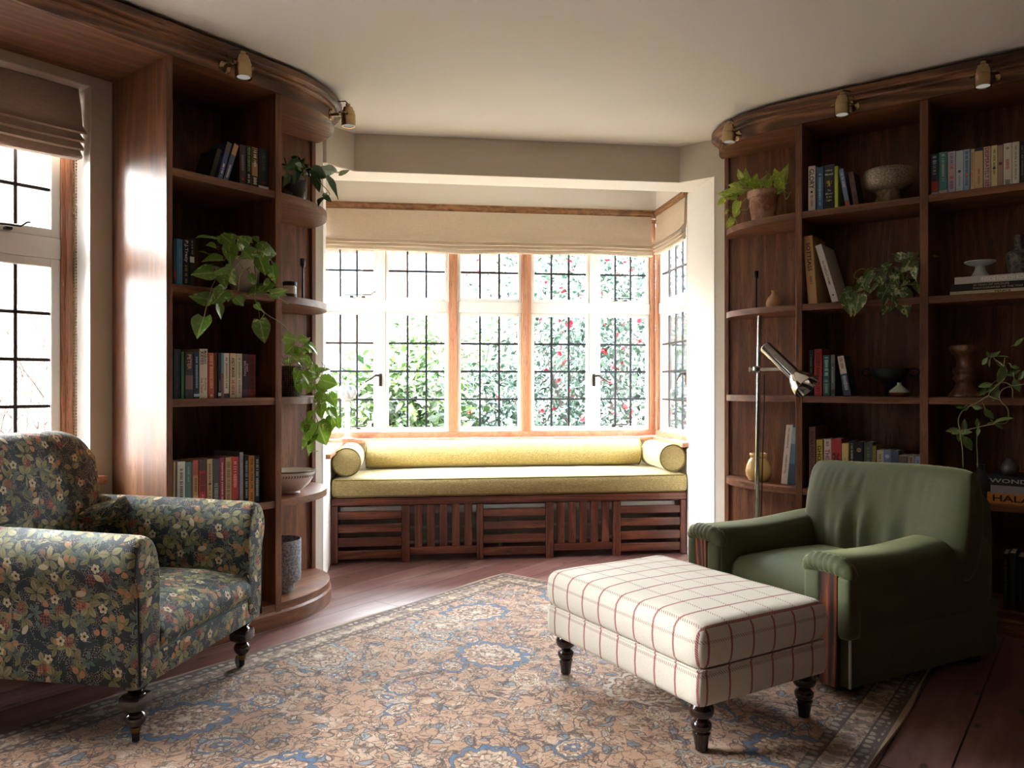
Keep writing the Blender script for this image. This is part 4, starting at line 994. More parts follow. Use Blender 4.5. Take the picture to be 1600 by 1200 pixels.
j = thing('candle_jar', 'small jar with cream label and black lid beside the left candlestick', 'jar', (-3.0, 2.215, SH[3]))
mb = MB(); mb.lathe([(.002, 0), (.029, 0), (.031, .004), (.031, .066), (.028, .070)], 32); mb.build('jar_body', plain(S(214, 204, 186), .35, 0, .05), j)
mb = MB(); mb.lathe([(.002, .070), (.032, .070), (.0325, .074), (.0325, .086), (.030, .089), (.002, .089)], 32); mb.build('lid', M['black_metal'], j)
mb = MB(); mb.lathe([(.0313, .014), (.0316, .016), (.0316, .030), (.0313, .032)], 32, close_top=False, close_bot=False); mb.build('label_band', plain(S(60, 52, 46), .5, 0, .1), j)
# white bowl with a dark braided band
b = thing('serving_bowl', 'wide white ceramic bowl with a dark braided band under its rim', 'bowl', (-2.985, 2.205, SH[1]))
mb = MB(); mb.lathe([(.002, .004), (.044, .0), (.046, .002), (.044, .012), (.060, .020), (.090, .048), (.108, .078), (.114, .100), (.1155, .106), (.113, .107), (.108, .098), (.100, .076), (.084, .050), (.056, .026), (.002, .020)], 48); mb.build('bowl_body', plain(S(222, 212, 202), .3, 0, .05, 40), b, smooth=60)
mb = MB()
for k in range(56):
    a = 2*PI*k/56
    for q in (-1, 1): mb.box(-.0045, .0045, -.0008, .0008, -.0018, .0018, M=RZ(a) @ T(0, -.1105, .0845+q*.003) @ RX(-.35) @ RY(q*.7))
mb.build('braided_band', plain(S(44, 38, 38), .5, 0, .1), b, smooth=0)
mb = MB(); mb.lathe([(.1158, .101), (.1168, .104), (.1162, .1075), (.1140, .1078)], 48, close_top=False, close_bot=False); mb.build('rim_line', plain(S(70, 60, 56), .4, 0, .1), b)
p = pottery('planter', 'grey pitted stoneware planter standing on the plinth of the left bookcase', 'planter', (-3.0, 2.165, SH[0]), [(.002, .004), (.055, 0), (.060, .002), (.060, .030), (.064, .036), (.084, .046), (.090, .056), (.091, .10), (.092, .225), (.091, .236), (.087, .238), (.084, .230), (.083, .06), (.002, .05)], speckle('pitted_grey_stoneware', S(92, 92, 96), S(142, 142, 148), 120, .5, .8, .002), 44)
# twisted glass candle holder on the sill
g = G('swirled_glass'); v = g.obj(); w = g.n('ShaderNodeTexWave', Vector=v, Scale=9.0, Distortion=9.0, Detail=2.0).outputs['Fac']
g.pbr(g.ramp(w, [(.2, S(240, 240, 240)), (.55, S(214, 190, 194)), (.8, S(176, 190, 206))]), .08, 0, None, Transmission_Weight=.75, IOR=1.4); M['swirl'] = g.m
g = G('clear_white_glass'); g.pbr(S(240, 242, 240), .1, 0, None, Transmission_Weight=.7, IOR=1.4); M['wglass'] = g.m
o = thing('glass_candle_holder', 'tall clear glass candle holder with swirled cup on the bay sill', 'candle holder', bay(.05, 1.005, .6895))
mb = MB(); mb.lathe([(.002, 0), (.048, 0), (.050, .004), (.030, .012), (.018, .02), (.017, .05), (.022, .055), (.022, .062), (.017, .067), (.0165, .115), (.022, .12), (.022, .128), (.016, .133), (.0155, .180), (.022, .186), (.022, .194), (.015, .2), (.017, .24), (.012, .248), (.002, .249)], 28); mb.build('stem', M['wglass'], o, smooth=50)
rings = []
for r_, z in [(.012, .245), (.030, .252), (.050, .275), (.058, .305), (.050, .335), (.040, .350), (.036, .352), (.045, .332), (.052, .305), (.045, .278), (.026, .258), (.006, .254)]:
    rings.append([(r_*(1+.10*math.cos(6*a+z*25))*math.cos(a), r_*(1+.10*math.cos(6*a+z*25))*math.sin(a), z) for a in [2*PI*k/48 for k in range(48)]])
mb = MB(); mb.loft(rings); mb.build('cup', M['swirl'], o, smooth=180)
# right bookcase
pottery('bud_vase', 'little tan bud vase beside the thin candlestick on the right', 'vase', (-1.352, 3.985, SH[3]), [(.002, .002), (.026, 0), (.034, .010), (.040, .026), (.039, .042), (.031, .060), (.018, .074), (.012, .082), (.013, .094), (.016, .098), (.012, .098), (.009, .086), (.002, .08)], plain(S(186, 144, 104), .55, 0, .12, 60))
o = thing('jar', 'glossy mustard glazed jar on the lowest curved shelf', 'jar', (-1.430, 3.975, SH[1]))
mb = MB(); mb.lathe([(.002, .002), (.046, 0), (.054, .008), (.064, .030), (.067, .052), (.062, .080), (.050, .106), (.041, .118), (.040, .124), (.045, .128), (.047, .136), (.044, .144), (.038, .143), (.036, .126), (.002, .12)], 40); mb.build('body', plain(S(200, 166, 96), .15, 0, .12, 14, None, 0, Coat_Weight=.6, Coat_Roughness=.08), o, smooth=60)
mb = MB(); mb.lathe([(.0405, .1195), (.0425, .121), (.0425, .1245), (.0405, .126)], 40, close_top=False, close_bot=False); mb.build('collar', plain(S(150, 112, 58), .3, 0, .1), o)
o = thing('footed_bowl', 'rough grey stone footed bowl on the top shelf at right', 'bowl', (-.801, 3.935, SH[4]))
st = speckle('rough_crackled_glaze', S(104, 92, 74), S(166, 154, 132), 190, .5, .5, .002)
mb = MB(); mb.lathe([(.06, .070), (.09, .082), (.105, .102), (.110, .126), (.108, .150), (.104, .165), (.100, .167), (.096, .150), (.085, .11), (.05, .09), (.002, .085)], 44); mb.build('bowl_body', st, o, smooth=60)
mb = MB(); mb.lathe([(.002, 0), (.056, 0), (.058, .004), (.056, .030), (.050, .055), (.058, .071), (.062, .076), (.002, .08)], 36); mb.build('foot', speckle('stone_foot', S(110, 92, 66), S(150, 132, 100), 60, .5, .6, .002), o, smooth=60)
o = thing('handled_bowl', 'matt black bowl with two ring handles on a dark shelf', 'bowl', (-.795, 3.945, SH[2])); bk = plain(S(24, 24, 26), .55, 0, .15, 50)
mb = MB(); mb.lathe([(.002, 0), (.030, 0), (.031, .004), (.024, .012), (.021, .045), (.030, .058), (.060, .076), (.080, .102), (.087, .130), (.084, .132), (.076, .106), (.055, .084), (.002, .07)], 40); mb.build('bowl_body', bk, o, smooth=60)
for s in (-1, 1):
    mb = MB(); mb.tube([(s*(.080+.020+.022*math.cos(a)), 0, .112+.018*math.sin(a)) for a in [2*PI*k/20 for k in range(21)]], .0042, 8); mb.build('handle', bk, o, smooth=180)
o = thing('squat_vase', 'squat celadon vase with oxblood foot in front of the black bowl', 'vase', (-.737, 3.845, SH[2]))
mb = MB(); mb.lathe([(.030, .016), (.043, .020), (.040, .028), (.026, .040), (.014, .050), (.009, .054), (.009, .062), (.011, .065), (.007, .065), (.002, .05)], 36); mb.build('body', plain(S(150, 160, 144), .25, 0, .08, 40), o, smooth=60)
mb = MB(); mb.lathe([(.002, 0), (.026, 0), (.034, .004), (.043, .014), (.0435, .0200), (.002, .02)], 36); mb.build('foot', plain(S(104, 50, 46), .25, 0, .12, 40), o, smooth=60)
pottery('turned_pedestal', 'turned walnut pedestal with ringed waist on the right shelf', 'pedestal', (-.480, 3.90, SH[2]), [(.002, 0), (.068, 0), (.070, .006), (.066, .014), (.058, .024), (.050, .034), (.042, .050), (.040, .064), (.046, .070), (.052, .078), (.052, .088), (.045, .095), (.045, .100), (.052, .108), (.053, .120), (.046, .128), (.040, .134), (.038, .160), (.042, .180), (.056, .192), (.066, .206), (.068, .218), (.064, .226), (.002, .226)], wood('turned_walnut', 2, S(60, 36, 22), S(98, 62, 40), S(130, 86, 56), .4, 2.0))

# ================================================================ PLANTS
def cat(pts, n=6):                                        # smooth curve through points
    P = [Vector(p) for p in pts]; P = [P[0]*2-P[1]] + P + [P[-1]*2-P[-2]]; out = []
    for i in range(1, len(P)-2):
        for k in range(n):
            t = k/n; a, b, c, d = P[i-1], P[i], P[i+1], P[i+2]
            out.append(.5*((2*b)+(c-a)*t+(2*a-5*b+4*c-d)*t*t+(3*b-a-3*c+d)*t**3))
    out.append(P[-2]); return out
class Leaves:
    def __init__(self): self.v = []; self.f = []; self.uv = []
    PRO = [(-.06, .30), (.05, .43), (.22, .5), (.42, .455), (.62, .33), (.80, .185), (.93, .06), (1.0, .004)]
    def add(self, base, tip, normal, wr=.78, fold=.25, droop=.12, twist=0.0, narrow=False):
        base, tip = Vector(base), Vector(tip); ax = tip-base; L = ax.length; ax = ax.normalized(); nrm = Vector(normal); nrm = (nrm-ax*nrm.dot(ax)).normalized()
        if twist: nrm = Matrix.Rotation(twist, 3, ax) @ nrm
        sd = ax.cross(nrm).normalized(); i0 = len(self.v)
        pro = self.PRO if not narrow else [(-.01, .10), (.08, .27), (.25, .45), (.45, .5), (.65, .40), (.82, .22), (.94, .07), (1.0, .004)]
        for t, w in pro:
            for q in (-1, -.5, 0, .5, 1):
                lobe = -.05 if (t < 0 and abs(q) == 1) else (.05 if t < 0 and q == 0 else 0)
                wav = .05*math.sin(t*9+q*2+i0)*abs(q)
                p = base + ax*L*(t+lobe) + sd*(L*wr*w*q) + nrm*(L*(fold*w*abs(q)**1.3*wr - droop*max(0, t)**2*2 + wav*.35))
                self.v.append(p); self.uv.append((t, q*w))
        for a in range(len(pro)-1):
            for b in range(4): k = i0+a*5+b; self.f.append((k, k+1, k+6, k+5))
    def build(self, name, mat, parent):
        me = bpy.data.meshes.new(name); me.from_pydata([tuple(p) for p in self.v], [], self.f); u = me.uv_layers.new(name='UVMap')
        for l in me.loops: u.data[l.index].uv = self.uv[l.vertex_index]
        for p in me.polygons: p.use_smooth = True
        me.materials.append(mat); return link(name, me, parent)
rnd = random.Random(11)
def plant(name, label, loc, zoom, leaves, vines, mat, stemmat, at, plane, pot=None, wr=.78, crown=None, pet=True, narrow=False, cat_='plant', depth=.05):
    """Leaves and stems are given where they hang (read off the photograph), then set at their own depth around the pot."""
    o = thing(name, label, cat_, loc); L0 = Vector(loc)
    zx0, zy0, k = zoom
    def P(p, j=0.0): return at(zx0+p[0]/k, zy0+p[1]/k, plane+j) - L0
    lv = Leaves(); sm = MB()
    for lf in leaves:
        j = rnd.uniform(-depth, depth); b, t = P(lf[0:2], j), P(lf[2:4], j+rnd.uniform(-.015, .03)*(1 if at is at_x else -1))
        n = (Vector((0, 0, H))-(b+L0)).normalized() + Vector((rnd.uniform(-.8, .8), rnd.uniform(-.8, .8), rnd.uniform(-.25, 1.0)))
        lv.add(b, t, n, wr*rnd.uniform(.9, 1.12), rnd.uniform(.1, .45), rnd.uniform(-.02, .16), rnd.uniform(-.3, .3), narrow)
        if pet:
            e = b + (b-t)*.35 + Vector((0, 0, .01)); sm.tube(cat([b, b.lerp(e, .5)+Vector((0, 0, .004)), e], 3), .0013, 5)
    for vn in vines:
        pts = [P(q, rnd.uniform(-.01, .01)) if not isinstance(q, Vector) else q for q in vn]
        sm.tube(cat(pts, 6), .0020, 6)
    if crown:
        n_, r_, z_, Lf = crown
        for i in range(n_):
            a = i*2.4; b = Vector((r_*.35*math.cos(a), r_*.35*math.sin(a), z_+rnd.uniform(.0, .05))); el = rnd.uniform(.1, 1.0)
            dr = Vector((math.cos(a)*math.cos(el), math.sin(a)*math.cos(el), math.sin(el)))
            m_ = b+dr*r_*rnd.uniform(.5, 1.0); t = m_ + (Vector((math.cos(a), math.sin(a), rnd.uniform(-.8, .3)))).normalized()*Lf*rnd.uniform(.7, 1.1)
            lv.add(m_, t, Vector((0, 0, 1))+dr*.3, wr, .3, .1, rnd.uniform(-.4, .4), narrow); sm.tube(cat([Vector((0, 0, z_-.015)), b, m_], 4), .0016, 5)
    lv.build('foliage', mat, o); sm.build('stems', stemmat, o, smooth=180)
    return o
def pot(o, prof, mat, soil=None, extra=None):
    mb = MB(); mb.lathe(prof, 40); mb.build('pot', mat, o, smooth=50)
    if soil: mb = MB(); mb.lathe([(.002, soil[1]-.01), (soil[0], soil[1]-.01), (soil[0], soil[1]), (soil[0]*.5, soil[1]+.006), (.002, soil[1]+.008)], 28); mb.build('soil', M['soil'], o)

# dark glazed pot, top curved shelf on the left
A_ = plant('houseplant', 'trailing dark-leaved plant in a smoky glazed pot, top left curved shelf', (-3.0, 2.235, SH[4]), (250, 180, 4),
  [(870,300,785,330),(868,262,880,305),(790,300,775,255),(850,355,840,432),(880,330,838,300),(800,370,785,435),(880,300,905,262),(1000,345,1122,362),(1122,362,1190,346),(950,335,1042,388),(965,380,1002,486),(1040,398,1118,528),(1032,508,975,540),(1030,500,1074,546),(1018,492,1058,490),(900,320,950,350),(910,340,940,380),(850,310,815,345),(870,330,890,380)],
  [[(870,390),(920,330),(1000,345),(1122,362)],[(880,390),(940,350),(1000,420),(1060,490),(1030,508)]], M['pothos_dark'], M['stem'], at_x, -2.94, wr=.62, crown=(10, .07, .125, .06))
pot(A_, [(.002, 0), (.050, 0), (.055, .006), (.061, .05), (.063, .105), (.061, .125), (.057, .125), (.056, .10), (.002, .09)], speckle('smoky_glaze', S(48, 46, 44), S(120, 112, 104), 22, .55, .25), (.056, .11))
# big pothos in a pale pot in the shelf
B_ = plant('pothos_plant', 'large variegated trailing plant in a pale pink pot, left bookcase', (-2.955, 1.945, SH[3]), (250, 180, 4),
  [(340,775,225,745),(385,748,470,822),(430,812,442,935),(480,800,560,832),(610,872,500,878),(615,850,748,852),(640,850,712,908),(622,890,660,1003),(700,940,722,1055),(392,905,268,885),(330,985,198,990),(345,960,412,1004),(400,962,492,1066),(420,988,338,1000),(690,1085,545,1115),(690,1112,812,1105),(402,1092,298,1180),(310,1150,190,1135),(400,1100,330,1175),(360,1180,386,1278),(470,1140,525,1195),(275,1265,230,1395),(625,1280,655,1430),(600,1180,632,1222),(440,1130,420,1165),(520,1130,500,1190),(560,1000,600,1060),(350,830,300,800),(460,880,400,850),(520,850,590,900),(380,1000,420,1080),(300,870,240,835),(560,800,500,760),(470,780,400,745),(690,1040,640,1100),(760,1130,800,1180)],
  [[(520,960),(470,900),(400,960),(340,1040),(300,1150),(275,1265)],[(560,950),(500,1000),(480,1110),(430,1150)],[(590,940),(600,1030),(590,1140),(620,1190),(660,1240),(740,1290),(790,1330),(808,1370)],[(600,900),(680,900),(715,950),(720,1050)],[(500,900),(440,1000),(400,1100),(370,1180)],[(625,1210),(650,1240),(625,1280)],[(650,1110),(710,1130),(770,1160),(800,1180)]], M['pothos'], M['stem'], at_x, -2.80, crown=(6, .06, .165, .075))
pot(B_, [(.002, 0), (.046, 0), (.052, .008), (.062, .06), (.066, .115), (.065, .150), (.067, .156), (.064, .160), (.060, .150), (.058, .13), (.002, .12)], plain(S(226, 210, 198), .6, 0, .08, 14), (.060, .142))
# basket plant on the curved shelf
C_ = plant('pothos_plant', 'bright green trailing plant spilling from a wicker basket', (-2.985, 2.19, SH[2]), (250, 440, 4),
  [(775,345,868,372),(870,362,945,352),(838,395,778,455),(900,400,962,442),(935,395,1003,455),(892,478,962,512),(930,500,922,548),(1000,570,1082,532),(1000,612,1112,645),(952,598,1004,570),(872,555,848,625),(898,575,952,655),(985,645,1052,692),(975,715,1066,745),(1080,738,1110,800),(1058,700,1104,790),(1012,765,1000,855),(1040,790,1075,855),(962,812,920,862),(900,872,962,962),(985,880,1040,1025),(1075,845,1068,942),(1105,855,1122,925),(962,955,880,1035),(935,1000,942,1092),(960,1065,995,1058),(870,480,820,440),(960,640,920,700),(1030,540,1085,600),(940,540,1000,600),(880,430,840,500),(910,620,960,690),(1000,700,960,760),(1060,800,1110,860),(930,900,905,950),(860,640,880,700)],
  [[(840,500),(900,420),(950,480),(985,580),(960,650),(1000,740),(970,820),(990,900),(950,980)],[(860,510),(920,560),(1000,600),(1060,700),(1050,800),(1080,860)],[(850,500),(830,400),(870,360),(940,350)],[(880,510),(970,670),(990,760),(1020,850)]], M['pothos_bright'], M['stem'], at_x, -2.86, crown=(10, .07, .135, .07))
g = G('dark_wicker'); x_, y_, z_ = g.sep(g.obj()); wv_ = g.m1('ADD', g.m1('SINE', g.m1('MULTIPLY', z_, 700)), g.m1('SINE', g.m1('MULTIPLY', g.m1('ARCTAN2', y_, x_), 46)))
g.pbr(g.ramp(g.m1('MULTIPLY_ADD', wv_, .25, .5), [(.15, S(34, 22, 16)), (.6, S(86, 60, 44)), (.9, S(118, 88, 66))]), .75, 0, g.bump(wv_, .8, .004))
pot(C_, [(.002, 0), (.058, 0), (.060, .004), (.066, .07), (.068, .130), (.070, .134), (.068, .140), (.062, .138), (.060, .11), (.002, .10)], g.m, (.061, .125))
# lime plant in terracotta
D_ = plant('pothos_plant', 'lime green trailing plant in a terracotta pot, top right curved shelf', (-1.405, 3.975, SH[4]), (1100, 80, 4),
  [(235,795,205,738),(275,835,245,732),(298,850,335,760),(350,850,378,765),(418,800,398,735),(432,790,470,742),(470,845,526,700),(500,848,405,900),(508,850,500,780),(240,850,150,832),(225,875,148,855),(250,882,188,872),(195,890,80,890),(205,905,132,922),(150,912,205,888),(130,925,72,970),(215,940,178,1040),(155,992,130,1022),(178,1045,138,1112),(215,990,190,1045),(300,830,270,780),(330,860,300,800),(390,850,430,780),(440,840,490,800),(280,860,235,830),(360,870,340,800),(250,840,215,800),(410,860,380,820),(460,800,440,730),(200,860,235,900),(318,850,312,795)],
  [[(300,890),(230,860),(180,900),(130,970),(170,1045)],[(290,900),(250,930),(200,1000),(208,1085),(235,1090)],[(440,890),(490,860),(512,925),(542,880)],[(310,885),(240,840),(150,840)],[(285,900),(275,985),(230,990)]], M['pothos_lime'], M['stem_pale'], at_y, 3.93, wr=.6, crown=(16, .07, .165, .06), depth=.04)
pot(D_, [(.002, 0), (.040, 0), (.042, .006), (.040, .012), (.056, .012), (.058, .018), (.074, .130), (.079, .133), (.082, .166), (.079, .168), (.074, .166), (.070, .14), (.002, .12)], speckle('weathered_terracotta', S(150, 104, 80), S(186, 150, 126), 14, .5, .8), (.071, .150))
# marbled plant, second shelf right
E_ = plant('pothos_plant', 'marbled trailing plant hanging over the second shelf at right', (-.745, 3.93, SH[3]), (1110, 340, 4),
  [(972,382,910,472),(1000,332,958,392),(885,452,808,492),(862,482,872,618),(930,482,900,618),(1045,418,980,495),(1092,345,1058,432),(1112,430,1050,548),(1080,312,1135,285),(1165,245,1262,262),(1268,240,1178,265),(1250,272,1200,345),(1192,330,1148,365),(1282,300,1268,395),(1148,472,1100,615),(1180,455,1236,622),(1290,400,1302,475),(1200,382,1262,425),(1140,360,1180,430),(1000,400,1030,340),(1220,400,1180,460),(1110,300,1070,350),(1240,330,1300,350),(1130,440,1190,470),(950,430,1000,470),(1060,400,1010,360)],
  [[(1200,420),(1100,330),(1000,332),(940,320),(895,365),(935,392)],[(1190,420),(1080,420),(960,450),(890,460)],[(1210,420),(1200,300),(1240,230),(1290,280)],[(1180,420),(1150,470)],[(1220,420),(1300,420),(1305,475)]], M['pothos_marble'], M['stem'], at_y, 3.80, crown=(12, .08, .10, .085), depth=.03)
pot(E_, [(.002, 0), (.050, 0), (.056, .01), (.066, .085), (.064, .092), (.058, .09), (.002, .08)], plain(S(40, 38, 38), .5, 0, .1), (.058, .085))
# pale cuttings at the right edge
F_ = plant('plant_cutting', 'pale trailing cutting standing in a slim dark vase behind the armchair', (-.425, 3.90, SH[1]), (1420, 340, 4),
  [(490,880,450,922),(512,880,490,942),(520,872,566,834),(502,872,488,838),(550,870,628,862),(545,900,612,942),(592,930,566,1042),(620,985,692,958),(640,930,692,942),(660,1012,690,1092),(690,1012,716,955),(662,802,722,748),(562,1050,486,1086),(556,1062,522,1152),(482,1070,444,1112),(520,1042,432,1056),(345,1188,290,1184),(400,1182,455,1192),(370,1195,335,1205),
   (476,1196,528,1268),(530,1285,638,1232),(532,1288,600,1318),(316,1330,232,1324),(326,1346,398,1340),(322,1342,262,1350),(318,1340,312,1404),(342,1372,402,1458),(346,1330,348,1258),(432,1308,426,1252),(436,1316,432,1366)],
  [[(720,1040),(650,1050),(590,1030),(510,1060),(440,1060)],[(650,1130),(640,1060),(580,1080),(570,1140),(620,1200),(610,1280),(530,1290),(432,1310),(326,1336)],[(500,1110),(420,1160),(345,1200),(310,1260),(318,1335)],[(430,1560),(428,1480),(424,1400),(430,1312)],[(570,1140),(500,1110),(540,1060),(600,1000),(590,930),(530,880)],[(340,1560),(335,1450),(322,1345)]], M['philodendron'], M['stem_pale'], at_y, 3.755, wr=.5, narrow=True, depth=.02)
pot(F_, [(.002, 0), (.036, 0), (.040, .006), (.042, .06), (.030, .10), (.016, .125), (.014, .15), (.018, .155), (.012, .155), (.010, .12), (.002, .1)], plain(S(36, 34, 34), .3, 0, .1))

# ================================================================ THE GARDEN
GZ = -.45
lw = MB(); lw.box(-40, 25, -20, 45, GZ-.2, GZ); lo = struct('ground', lw, speckle('garden_gravel', S(70, 66, 56), S(92, 86, 74), 3, .5, .95))
LEAFM = {}
def gleaf(name, a, b, c):
    g = G(name); r = g.n('ShaderNodeNewGeometry').outputs['Random Per Island']; col = g.ramp(r, [(0, a), (.55, b), (1, c)])
    p = g.pbr(col, .35, 0, None, Specular_IOR_Level=.6); t = g.n('ShaderNodeBsdfTranslucent', Color=col); mx = g.n('ShaderNodeMixShader', Fac=.25)
    g.nt.links.new(p.outputs[0], mx.inputs[1]); g.nt.links.new(t.outputs[0], mx.inputs[2]); g.nt.links.new(mx.outputs[0], g.out.inputs[0]); return g.m
M['leaf_blue'] = gleaf('bluish_evergreen_leaf', S(14, 28, 22), S(30, 50, 40), S(66, 84, 70)); M['leaf_green'] = gleaf('fresh_shrub_leaf', S(22, 40, 18), S(46, 68, 32), S(92, 110, 62)); M['leaf_pale'] = gleaf('pale_shrub_leaf', S(50, 66, 44), S(84, 98, 70), S(120, 128, 100))
M['blossom'] = plain(S(150, 30, 44), .6, 0, .3, 9, 'camellia_blossom'); M['bark'] = plain(S(54, 46, 42), .9, 0, .25, 20, 'grey_bark')
rg = random.Random(5)
def shrub(label, s, t, w, h, mat, n, size=.085, blossoms=0, name='garden_shrub', lo=0.0):
    c = bay(s, t, GZ); o = thing(name, label, 'shrub', c); vs, fs = [], []
    blobs = [(Vector((rg.uniform(-.6, .6)*w/2, rg.uniform(-.6, .6)*w/2, h*(lo+(1-lo)*rg.uniform(.15, .85)))), rg.uniform(.22, .42)*w) for _ in range(16)]
    bp = []
    for i in range(n):
        b, r = rg.choice(blobs); d = Vector((rg.gauss(0, 1), rg.gauss(0, 1), rg.gauss(0, 1))).normalized(); p = b+d*r*rg.uniform(.72, 1.05); p.z = min(p.z, h*1.03)
        if p.z < .05: p.z = rg.uniform(.05, .3)
        ax = (d+Vector((rg.uniform(-1, 1), rg.uniform(-1, 1), rg.uniform(-1.1, .5)))).normalized(); nr = (d+Vector((rg.uniform(-.8, .8), rg.uniform(-.8, .8), rg.uniform(0, 1.2)))).normalized(); sd = ax.cross(nr)
        if sd.length < .05: continue
        sd.normalize(); L = size*rg.uniform(.6, 1.25); W = L*.27; k = len(vs)
        vs += [p, p+ax*L*.45+sd*W+nr*W*.3, p+ax*L-nr*L*.08, p+ax*L*.45-sd*W+nr*W*.3]; fs += [(k, k+1, k+2), (k, k+2, k+3)]
        if blossoms and len(bp) < blossoms and i % 7 == 0: bp.append((b+d*r*1.06, d))
    me = bpy.data.meshes.new('foliage'); me.from_pydata([tuple(v) for v in vs], [], fs); me.materials.append(mat); f = link('foliage', me, o)
    mb = MB()
    for k in range(6): a = k*1.05; mb.tube(cat([(0.05*math.cos(a), .05*math.sin(a), 0), (.25*w*math.cos(a)*.5, .25*w*math.sin(a)*.5, h*.4), (.3*w*math.cos(a), .3*w*math.sin(a), h*.8)], 4), [.028, .026, .024, .022, .02, .016, .013, .010, .008][:9], 6)
    mb.build('stems', M['bark'], o, smooth=180)
    if bp:
        mb = MB()
        for p, d in bp:
            r = rg.uniform(.030, .055); q = d.to_track_quat('Z', 'Y').to_matrix().to_4x4()
            for ring, (nn, tl, rr) in enumerate(((6, .35, 1), (5, .9, .72), (3, 1.3, .4))):
                for k in range(nn):
                    a = 2*PI*k/nn+ring*.5; Mx = T(*p) @ q @ RZ(a) @ RY(-tl) 
                    pts = [(0, 0, 0), (r*.55*rr, r*.45*rr, .004), (r*rr, 0, .012), (r*.55*rr, -r*.45*rr, .004)]
                    mb.quad(*[Mx @ Vector(x) for x in pts])
        mb.build('blossoms', M['blossom'], o, smooth=0, recalc=False)
    return o
shrub('red flowering camellia growing outside the right half of the bay window', 2.35, 4.0, 2.1, 2.75, M['leaf_blue'], 9000, .085, 190)
shrub('second red flowering camellia seen through the right-hand end window', 4.2, 4.2, 2.0, 2.6, M['leaf_blue'], 6000, .085, 90)
shrub('fresh green laurel shrub outside the left half of the bay window', .35, 3.7, 1.7, 1.85, M['leaf_green'], 7000, .11)
shrub('low bushy evergreen outside the middle light of the bay window', 1.35, 4.4, 1.25, 1.75, M['leaf_blue'], 4500, .08)
shrub('tall pale shrub further off behind the middle of the bay', 1.15, 6.6, 2.0, 2.8, M['leaf_pale'], 5000, .11)
shrub('tall bluish evergreen standing behind the red camellia', 3.3, 7.2, 3.0, 3.7, M['leaf_blue'], 7000, .12, lo=.3)
shrub('small pale bush at the far left of the bay view', -1.1, 4.6, 1.3, 1.35, M['leaf_pale'], 3500, .10)
# houses beyond the garden
def house(label, Mx, w, h, d, wall, roofm, rows, cols, trimm):
    o = thing('house', label, 'house', Mx @ Vector((0, 0, 0))); R = Mx.to_3x3().to_4x4()
    mb = MB(); mb.box(-w/2, w/2, 0, d, 0, h); mb.move(R).build('wall', wall, o, smooth=0)
    mb = MB(); mb.prism([(-w/2-.3, h), (w/2+.3, h), (w/2-1.5, h+2.6), (-w/2+1.5, h+2.6)], -.3, d+.3, Matrix(((1, 0, 0, 0), (0, 0, 1, 0), (0, 1, 0, 0), (0, 0, 0, 1)))); mb.move(R).build('roof', roofm, o, smooth=0)
    for i in range(cols):
        for j in range(rows):
            x = -w/2+w*(i+.5)/cols; z = 1.0+2.7*j; f = MB(); f.box(x-.7, x+.7, -.05, .06, z, z+1.3); 
            fr = f.move(R).build('window', trimm, o, smooth=0)
            pn = MB()
            for a in range(3):
                for b in range(2): pn.box(x-.64+.44*a, x-.64+.44*a+.38, -.07, -.04, z+.06+.62*b, z+.06+.62*b+.55)
            pn.move(R).build('pane', plain(S(120, 130, 140), .1, 0, .1), fr, smooth=0)
    return o
brick = speckle('pale_render', S(92, 72, 62), S(112, 88, 76), 6, .5, .9)
HB = BAYM @ T(-1.5, 17, GZ) ; house('house with many-paned windows faintly seen beyond the bay window', HB, 13, 5.2, 6, brick, plain(S(150, 120, 104), .9, 0, .15, 3), 2, 5, M['white_paint'])
HL = T(-13.5, 1.6, GZ) @ RZ(PI/2); house('house faintly seen behind bare twigs outside the left window', HL, 11.5, 5.4, 6, speckle('pink_render', S(92, 72, 64), S(110, 88, 78), 5, .5, .9), plain(S(170, 130, 110), .9, 0, .15, 3), 2, 5, M['white_paint'])
# bare shrub outside the left window
def bare(label, x, y, h, seed):
    r = random.Random(seed); o = thing('bare_shrub', label, 'shrub', (x, y, GZ)); mb = MB(); lv, lf = [], []
    def grow(p, d, L, rad, k):
        pts = [p]; 
        for i in range(4): d = (d+Vector((r.uniform(-.25, .25), r.uniform(-.25, .25), r.uniform(-.05, .2)))).normalized(); pts.append(pts[-1]+d*L/4)
        mb.tube(pts, [rad*(1-.12*i) for i in range(5)], 5)
        if k == 0:
            for q in pts[2:]:
                if r.random() < .35:
                    a = Vector((r.uniform(-1, 1), r.uniform(-1, 1), r.uniform(-1, .4))).normalized(); s_ = a.orthogonal().normalized(); i = len(lv); lv.extend([q, q+a*.025+s_*.016, q+a*.055, q+a*.025-s_*.016]); lf.append((i, i+1, i+2, i+3))
            return
        for i in range(3): grow(pts[r.choice((2, 3, 4))], (d+Vector((r.uniform(-.9, .9), r.uniform(-.9, .9), r.uniform(-.2, .6)))).normalized(), L*r.uniform(.6, .85), rad*.55, k-1)
    for i in range(5): a = i*1.3; grow(Vector((.08*math.cos(a), .08*math.sin(a), 0)), Vector((.45*math.cos(a), .45*math.sin(a), 1)).normalized(), h*.5, .016, 3)
    mb.build('branches', M['bark'], o, smooth=180)
    me = bpy.data.meshes.new('withered_leaves'); me.from_pydata([tuple(v) for v in lv], [], lf); me.materials.append(plain(S(196, 120, 100), .7, 0, .2, 10, 'withered_leaf')); link('withered_leaves', me, o)
bare('bare twiggy shrub close outside the left window', -5.6, 1.95, 1.9, 3)
bare('bare twiggy shrub further out beyond the left window', -7.6, 2.9, 2.2, 8)
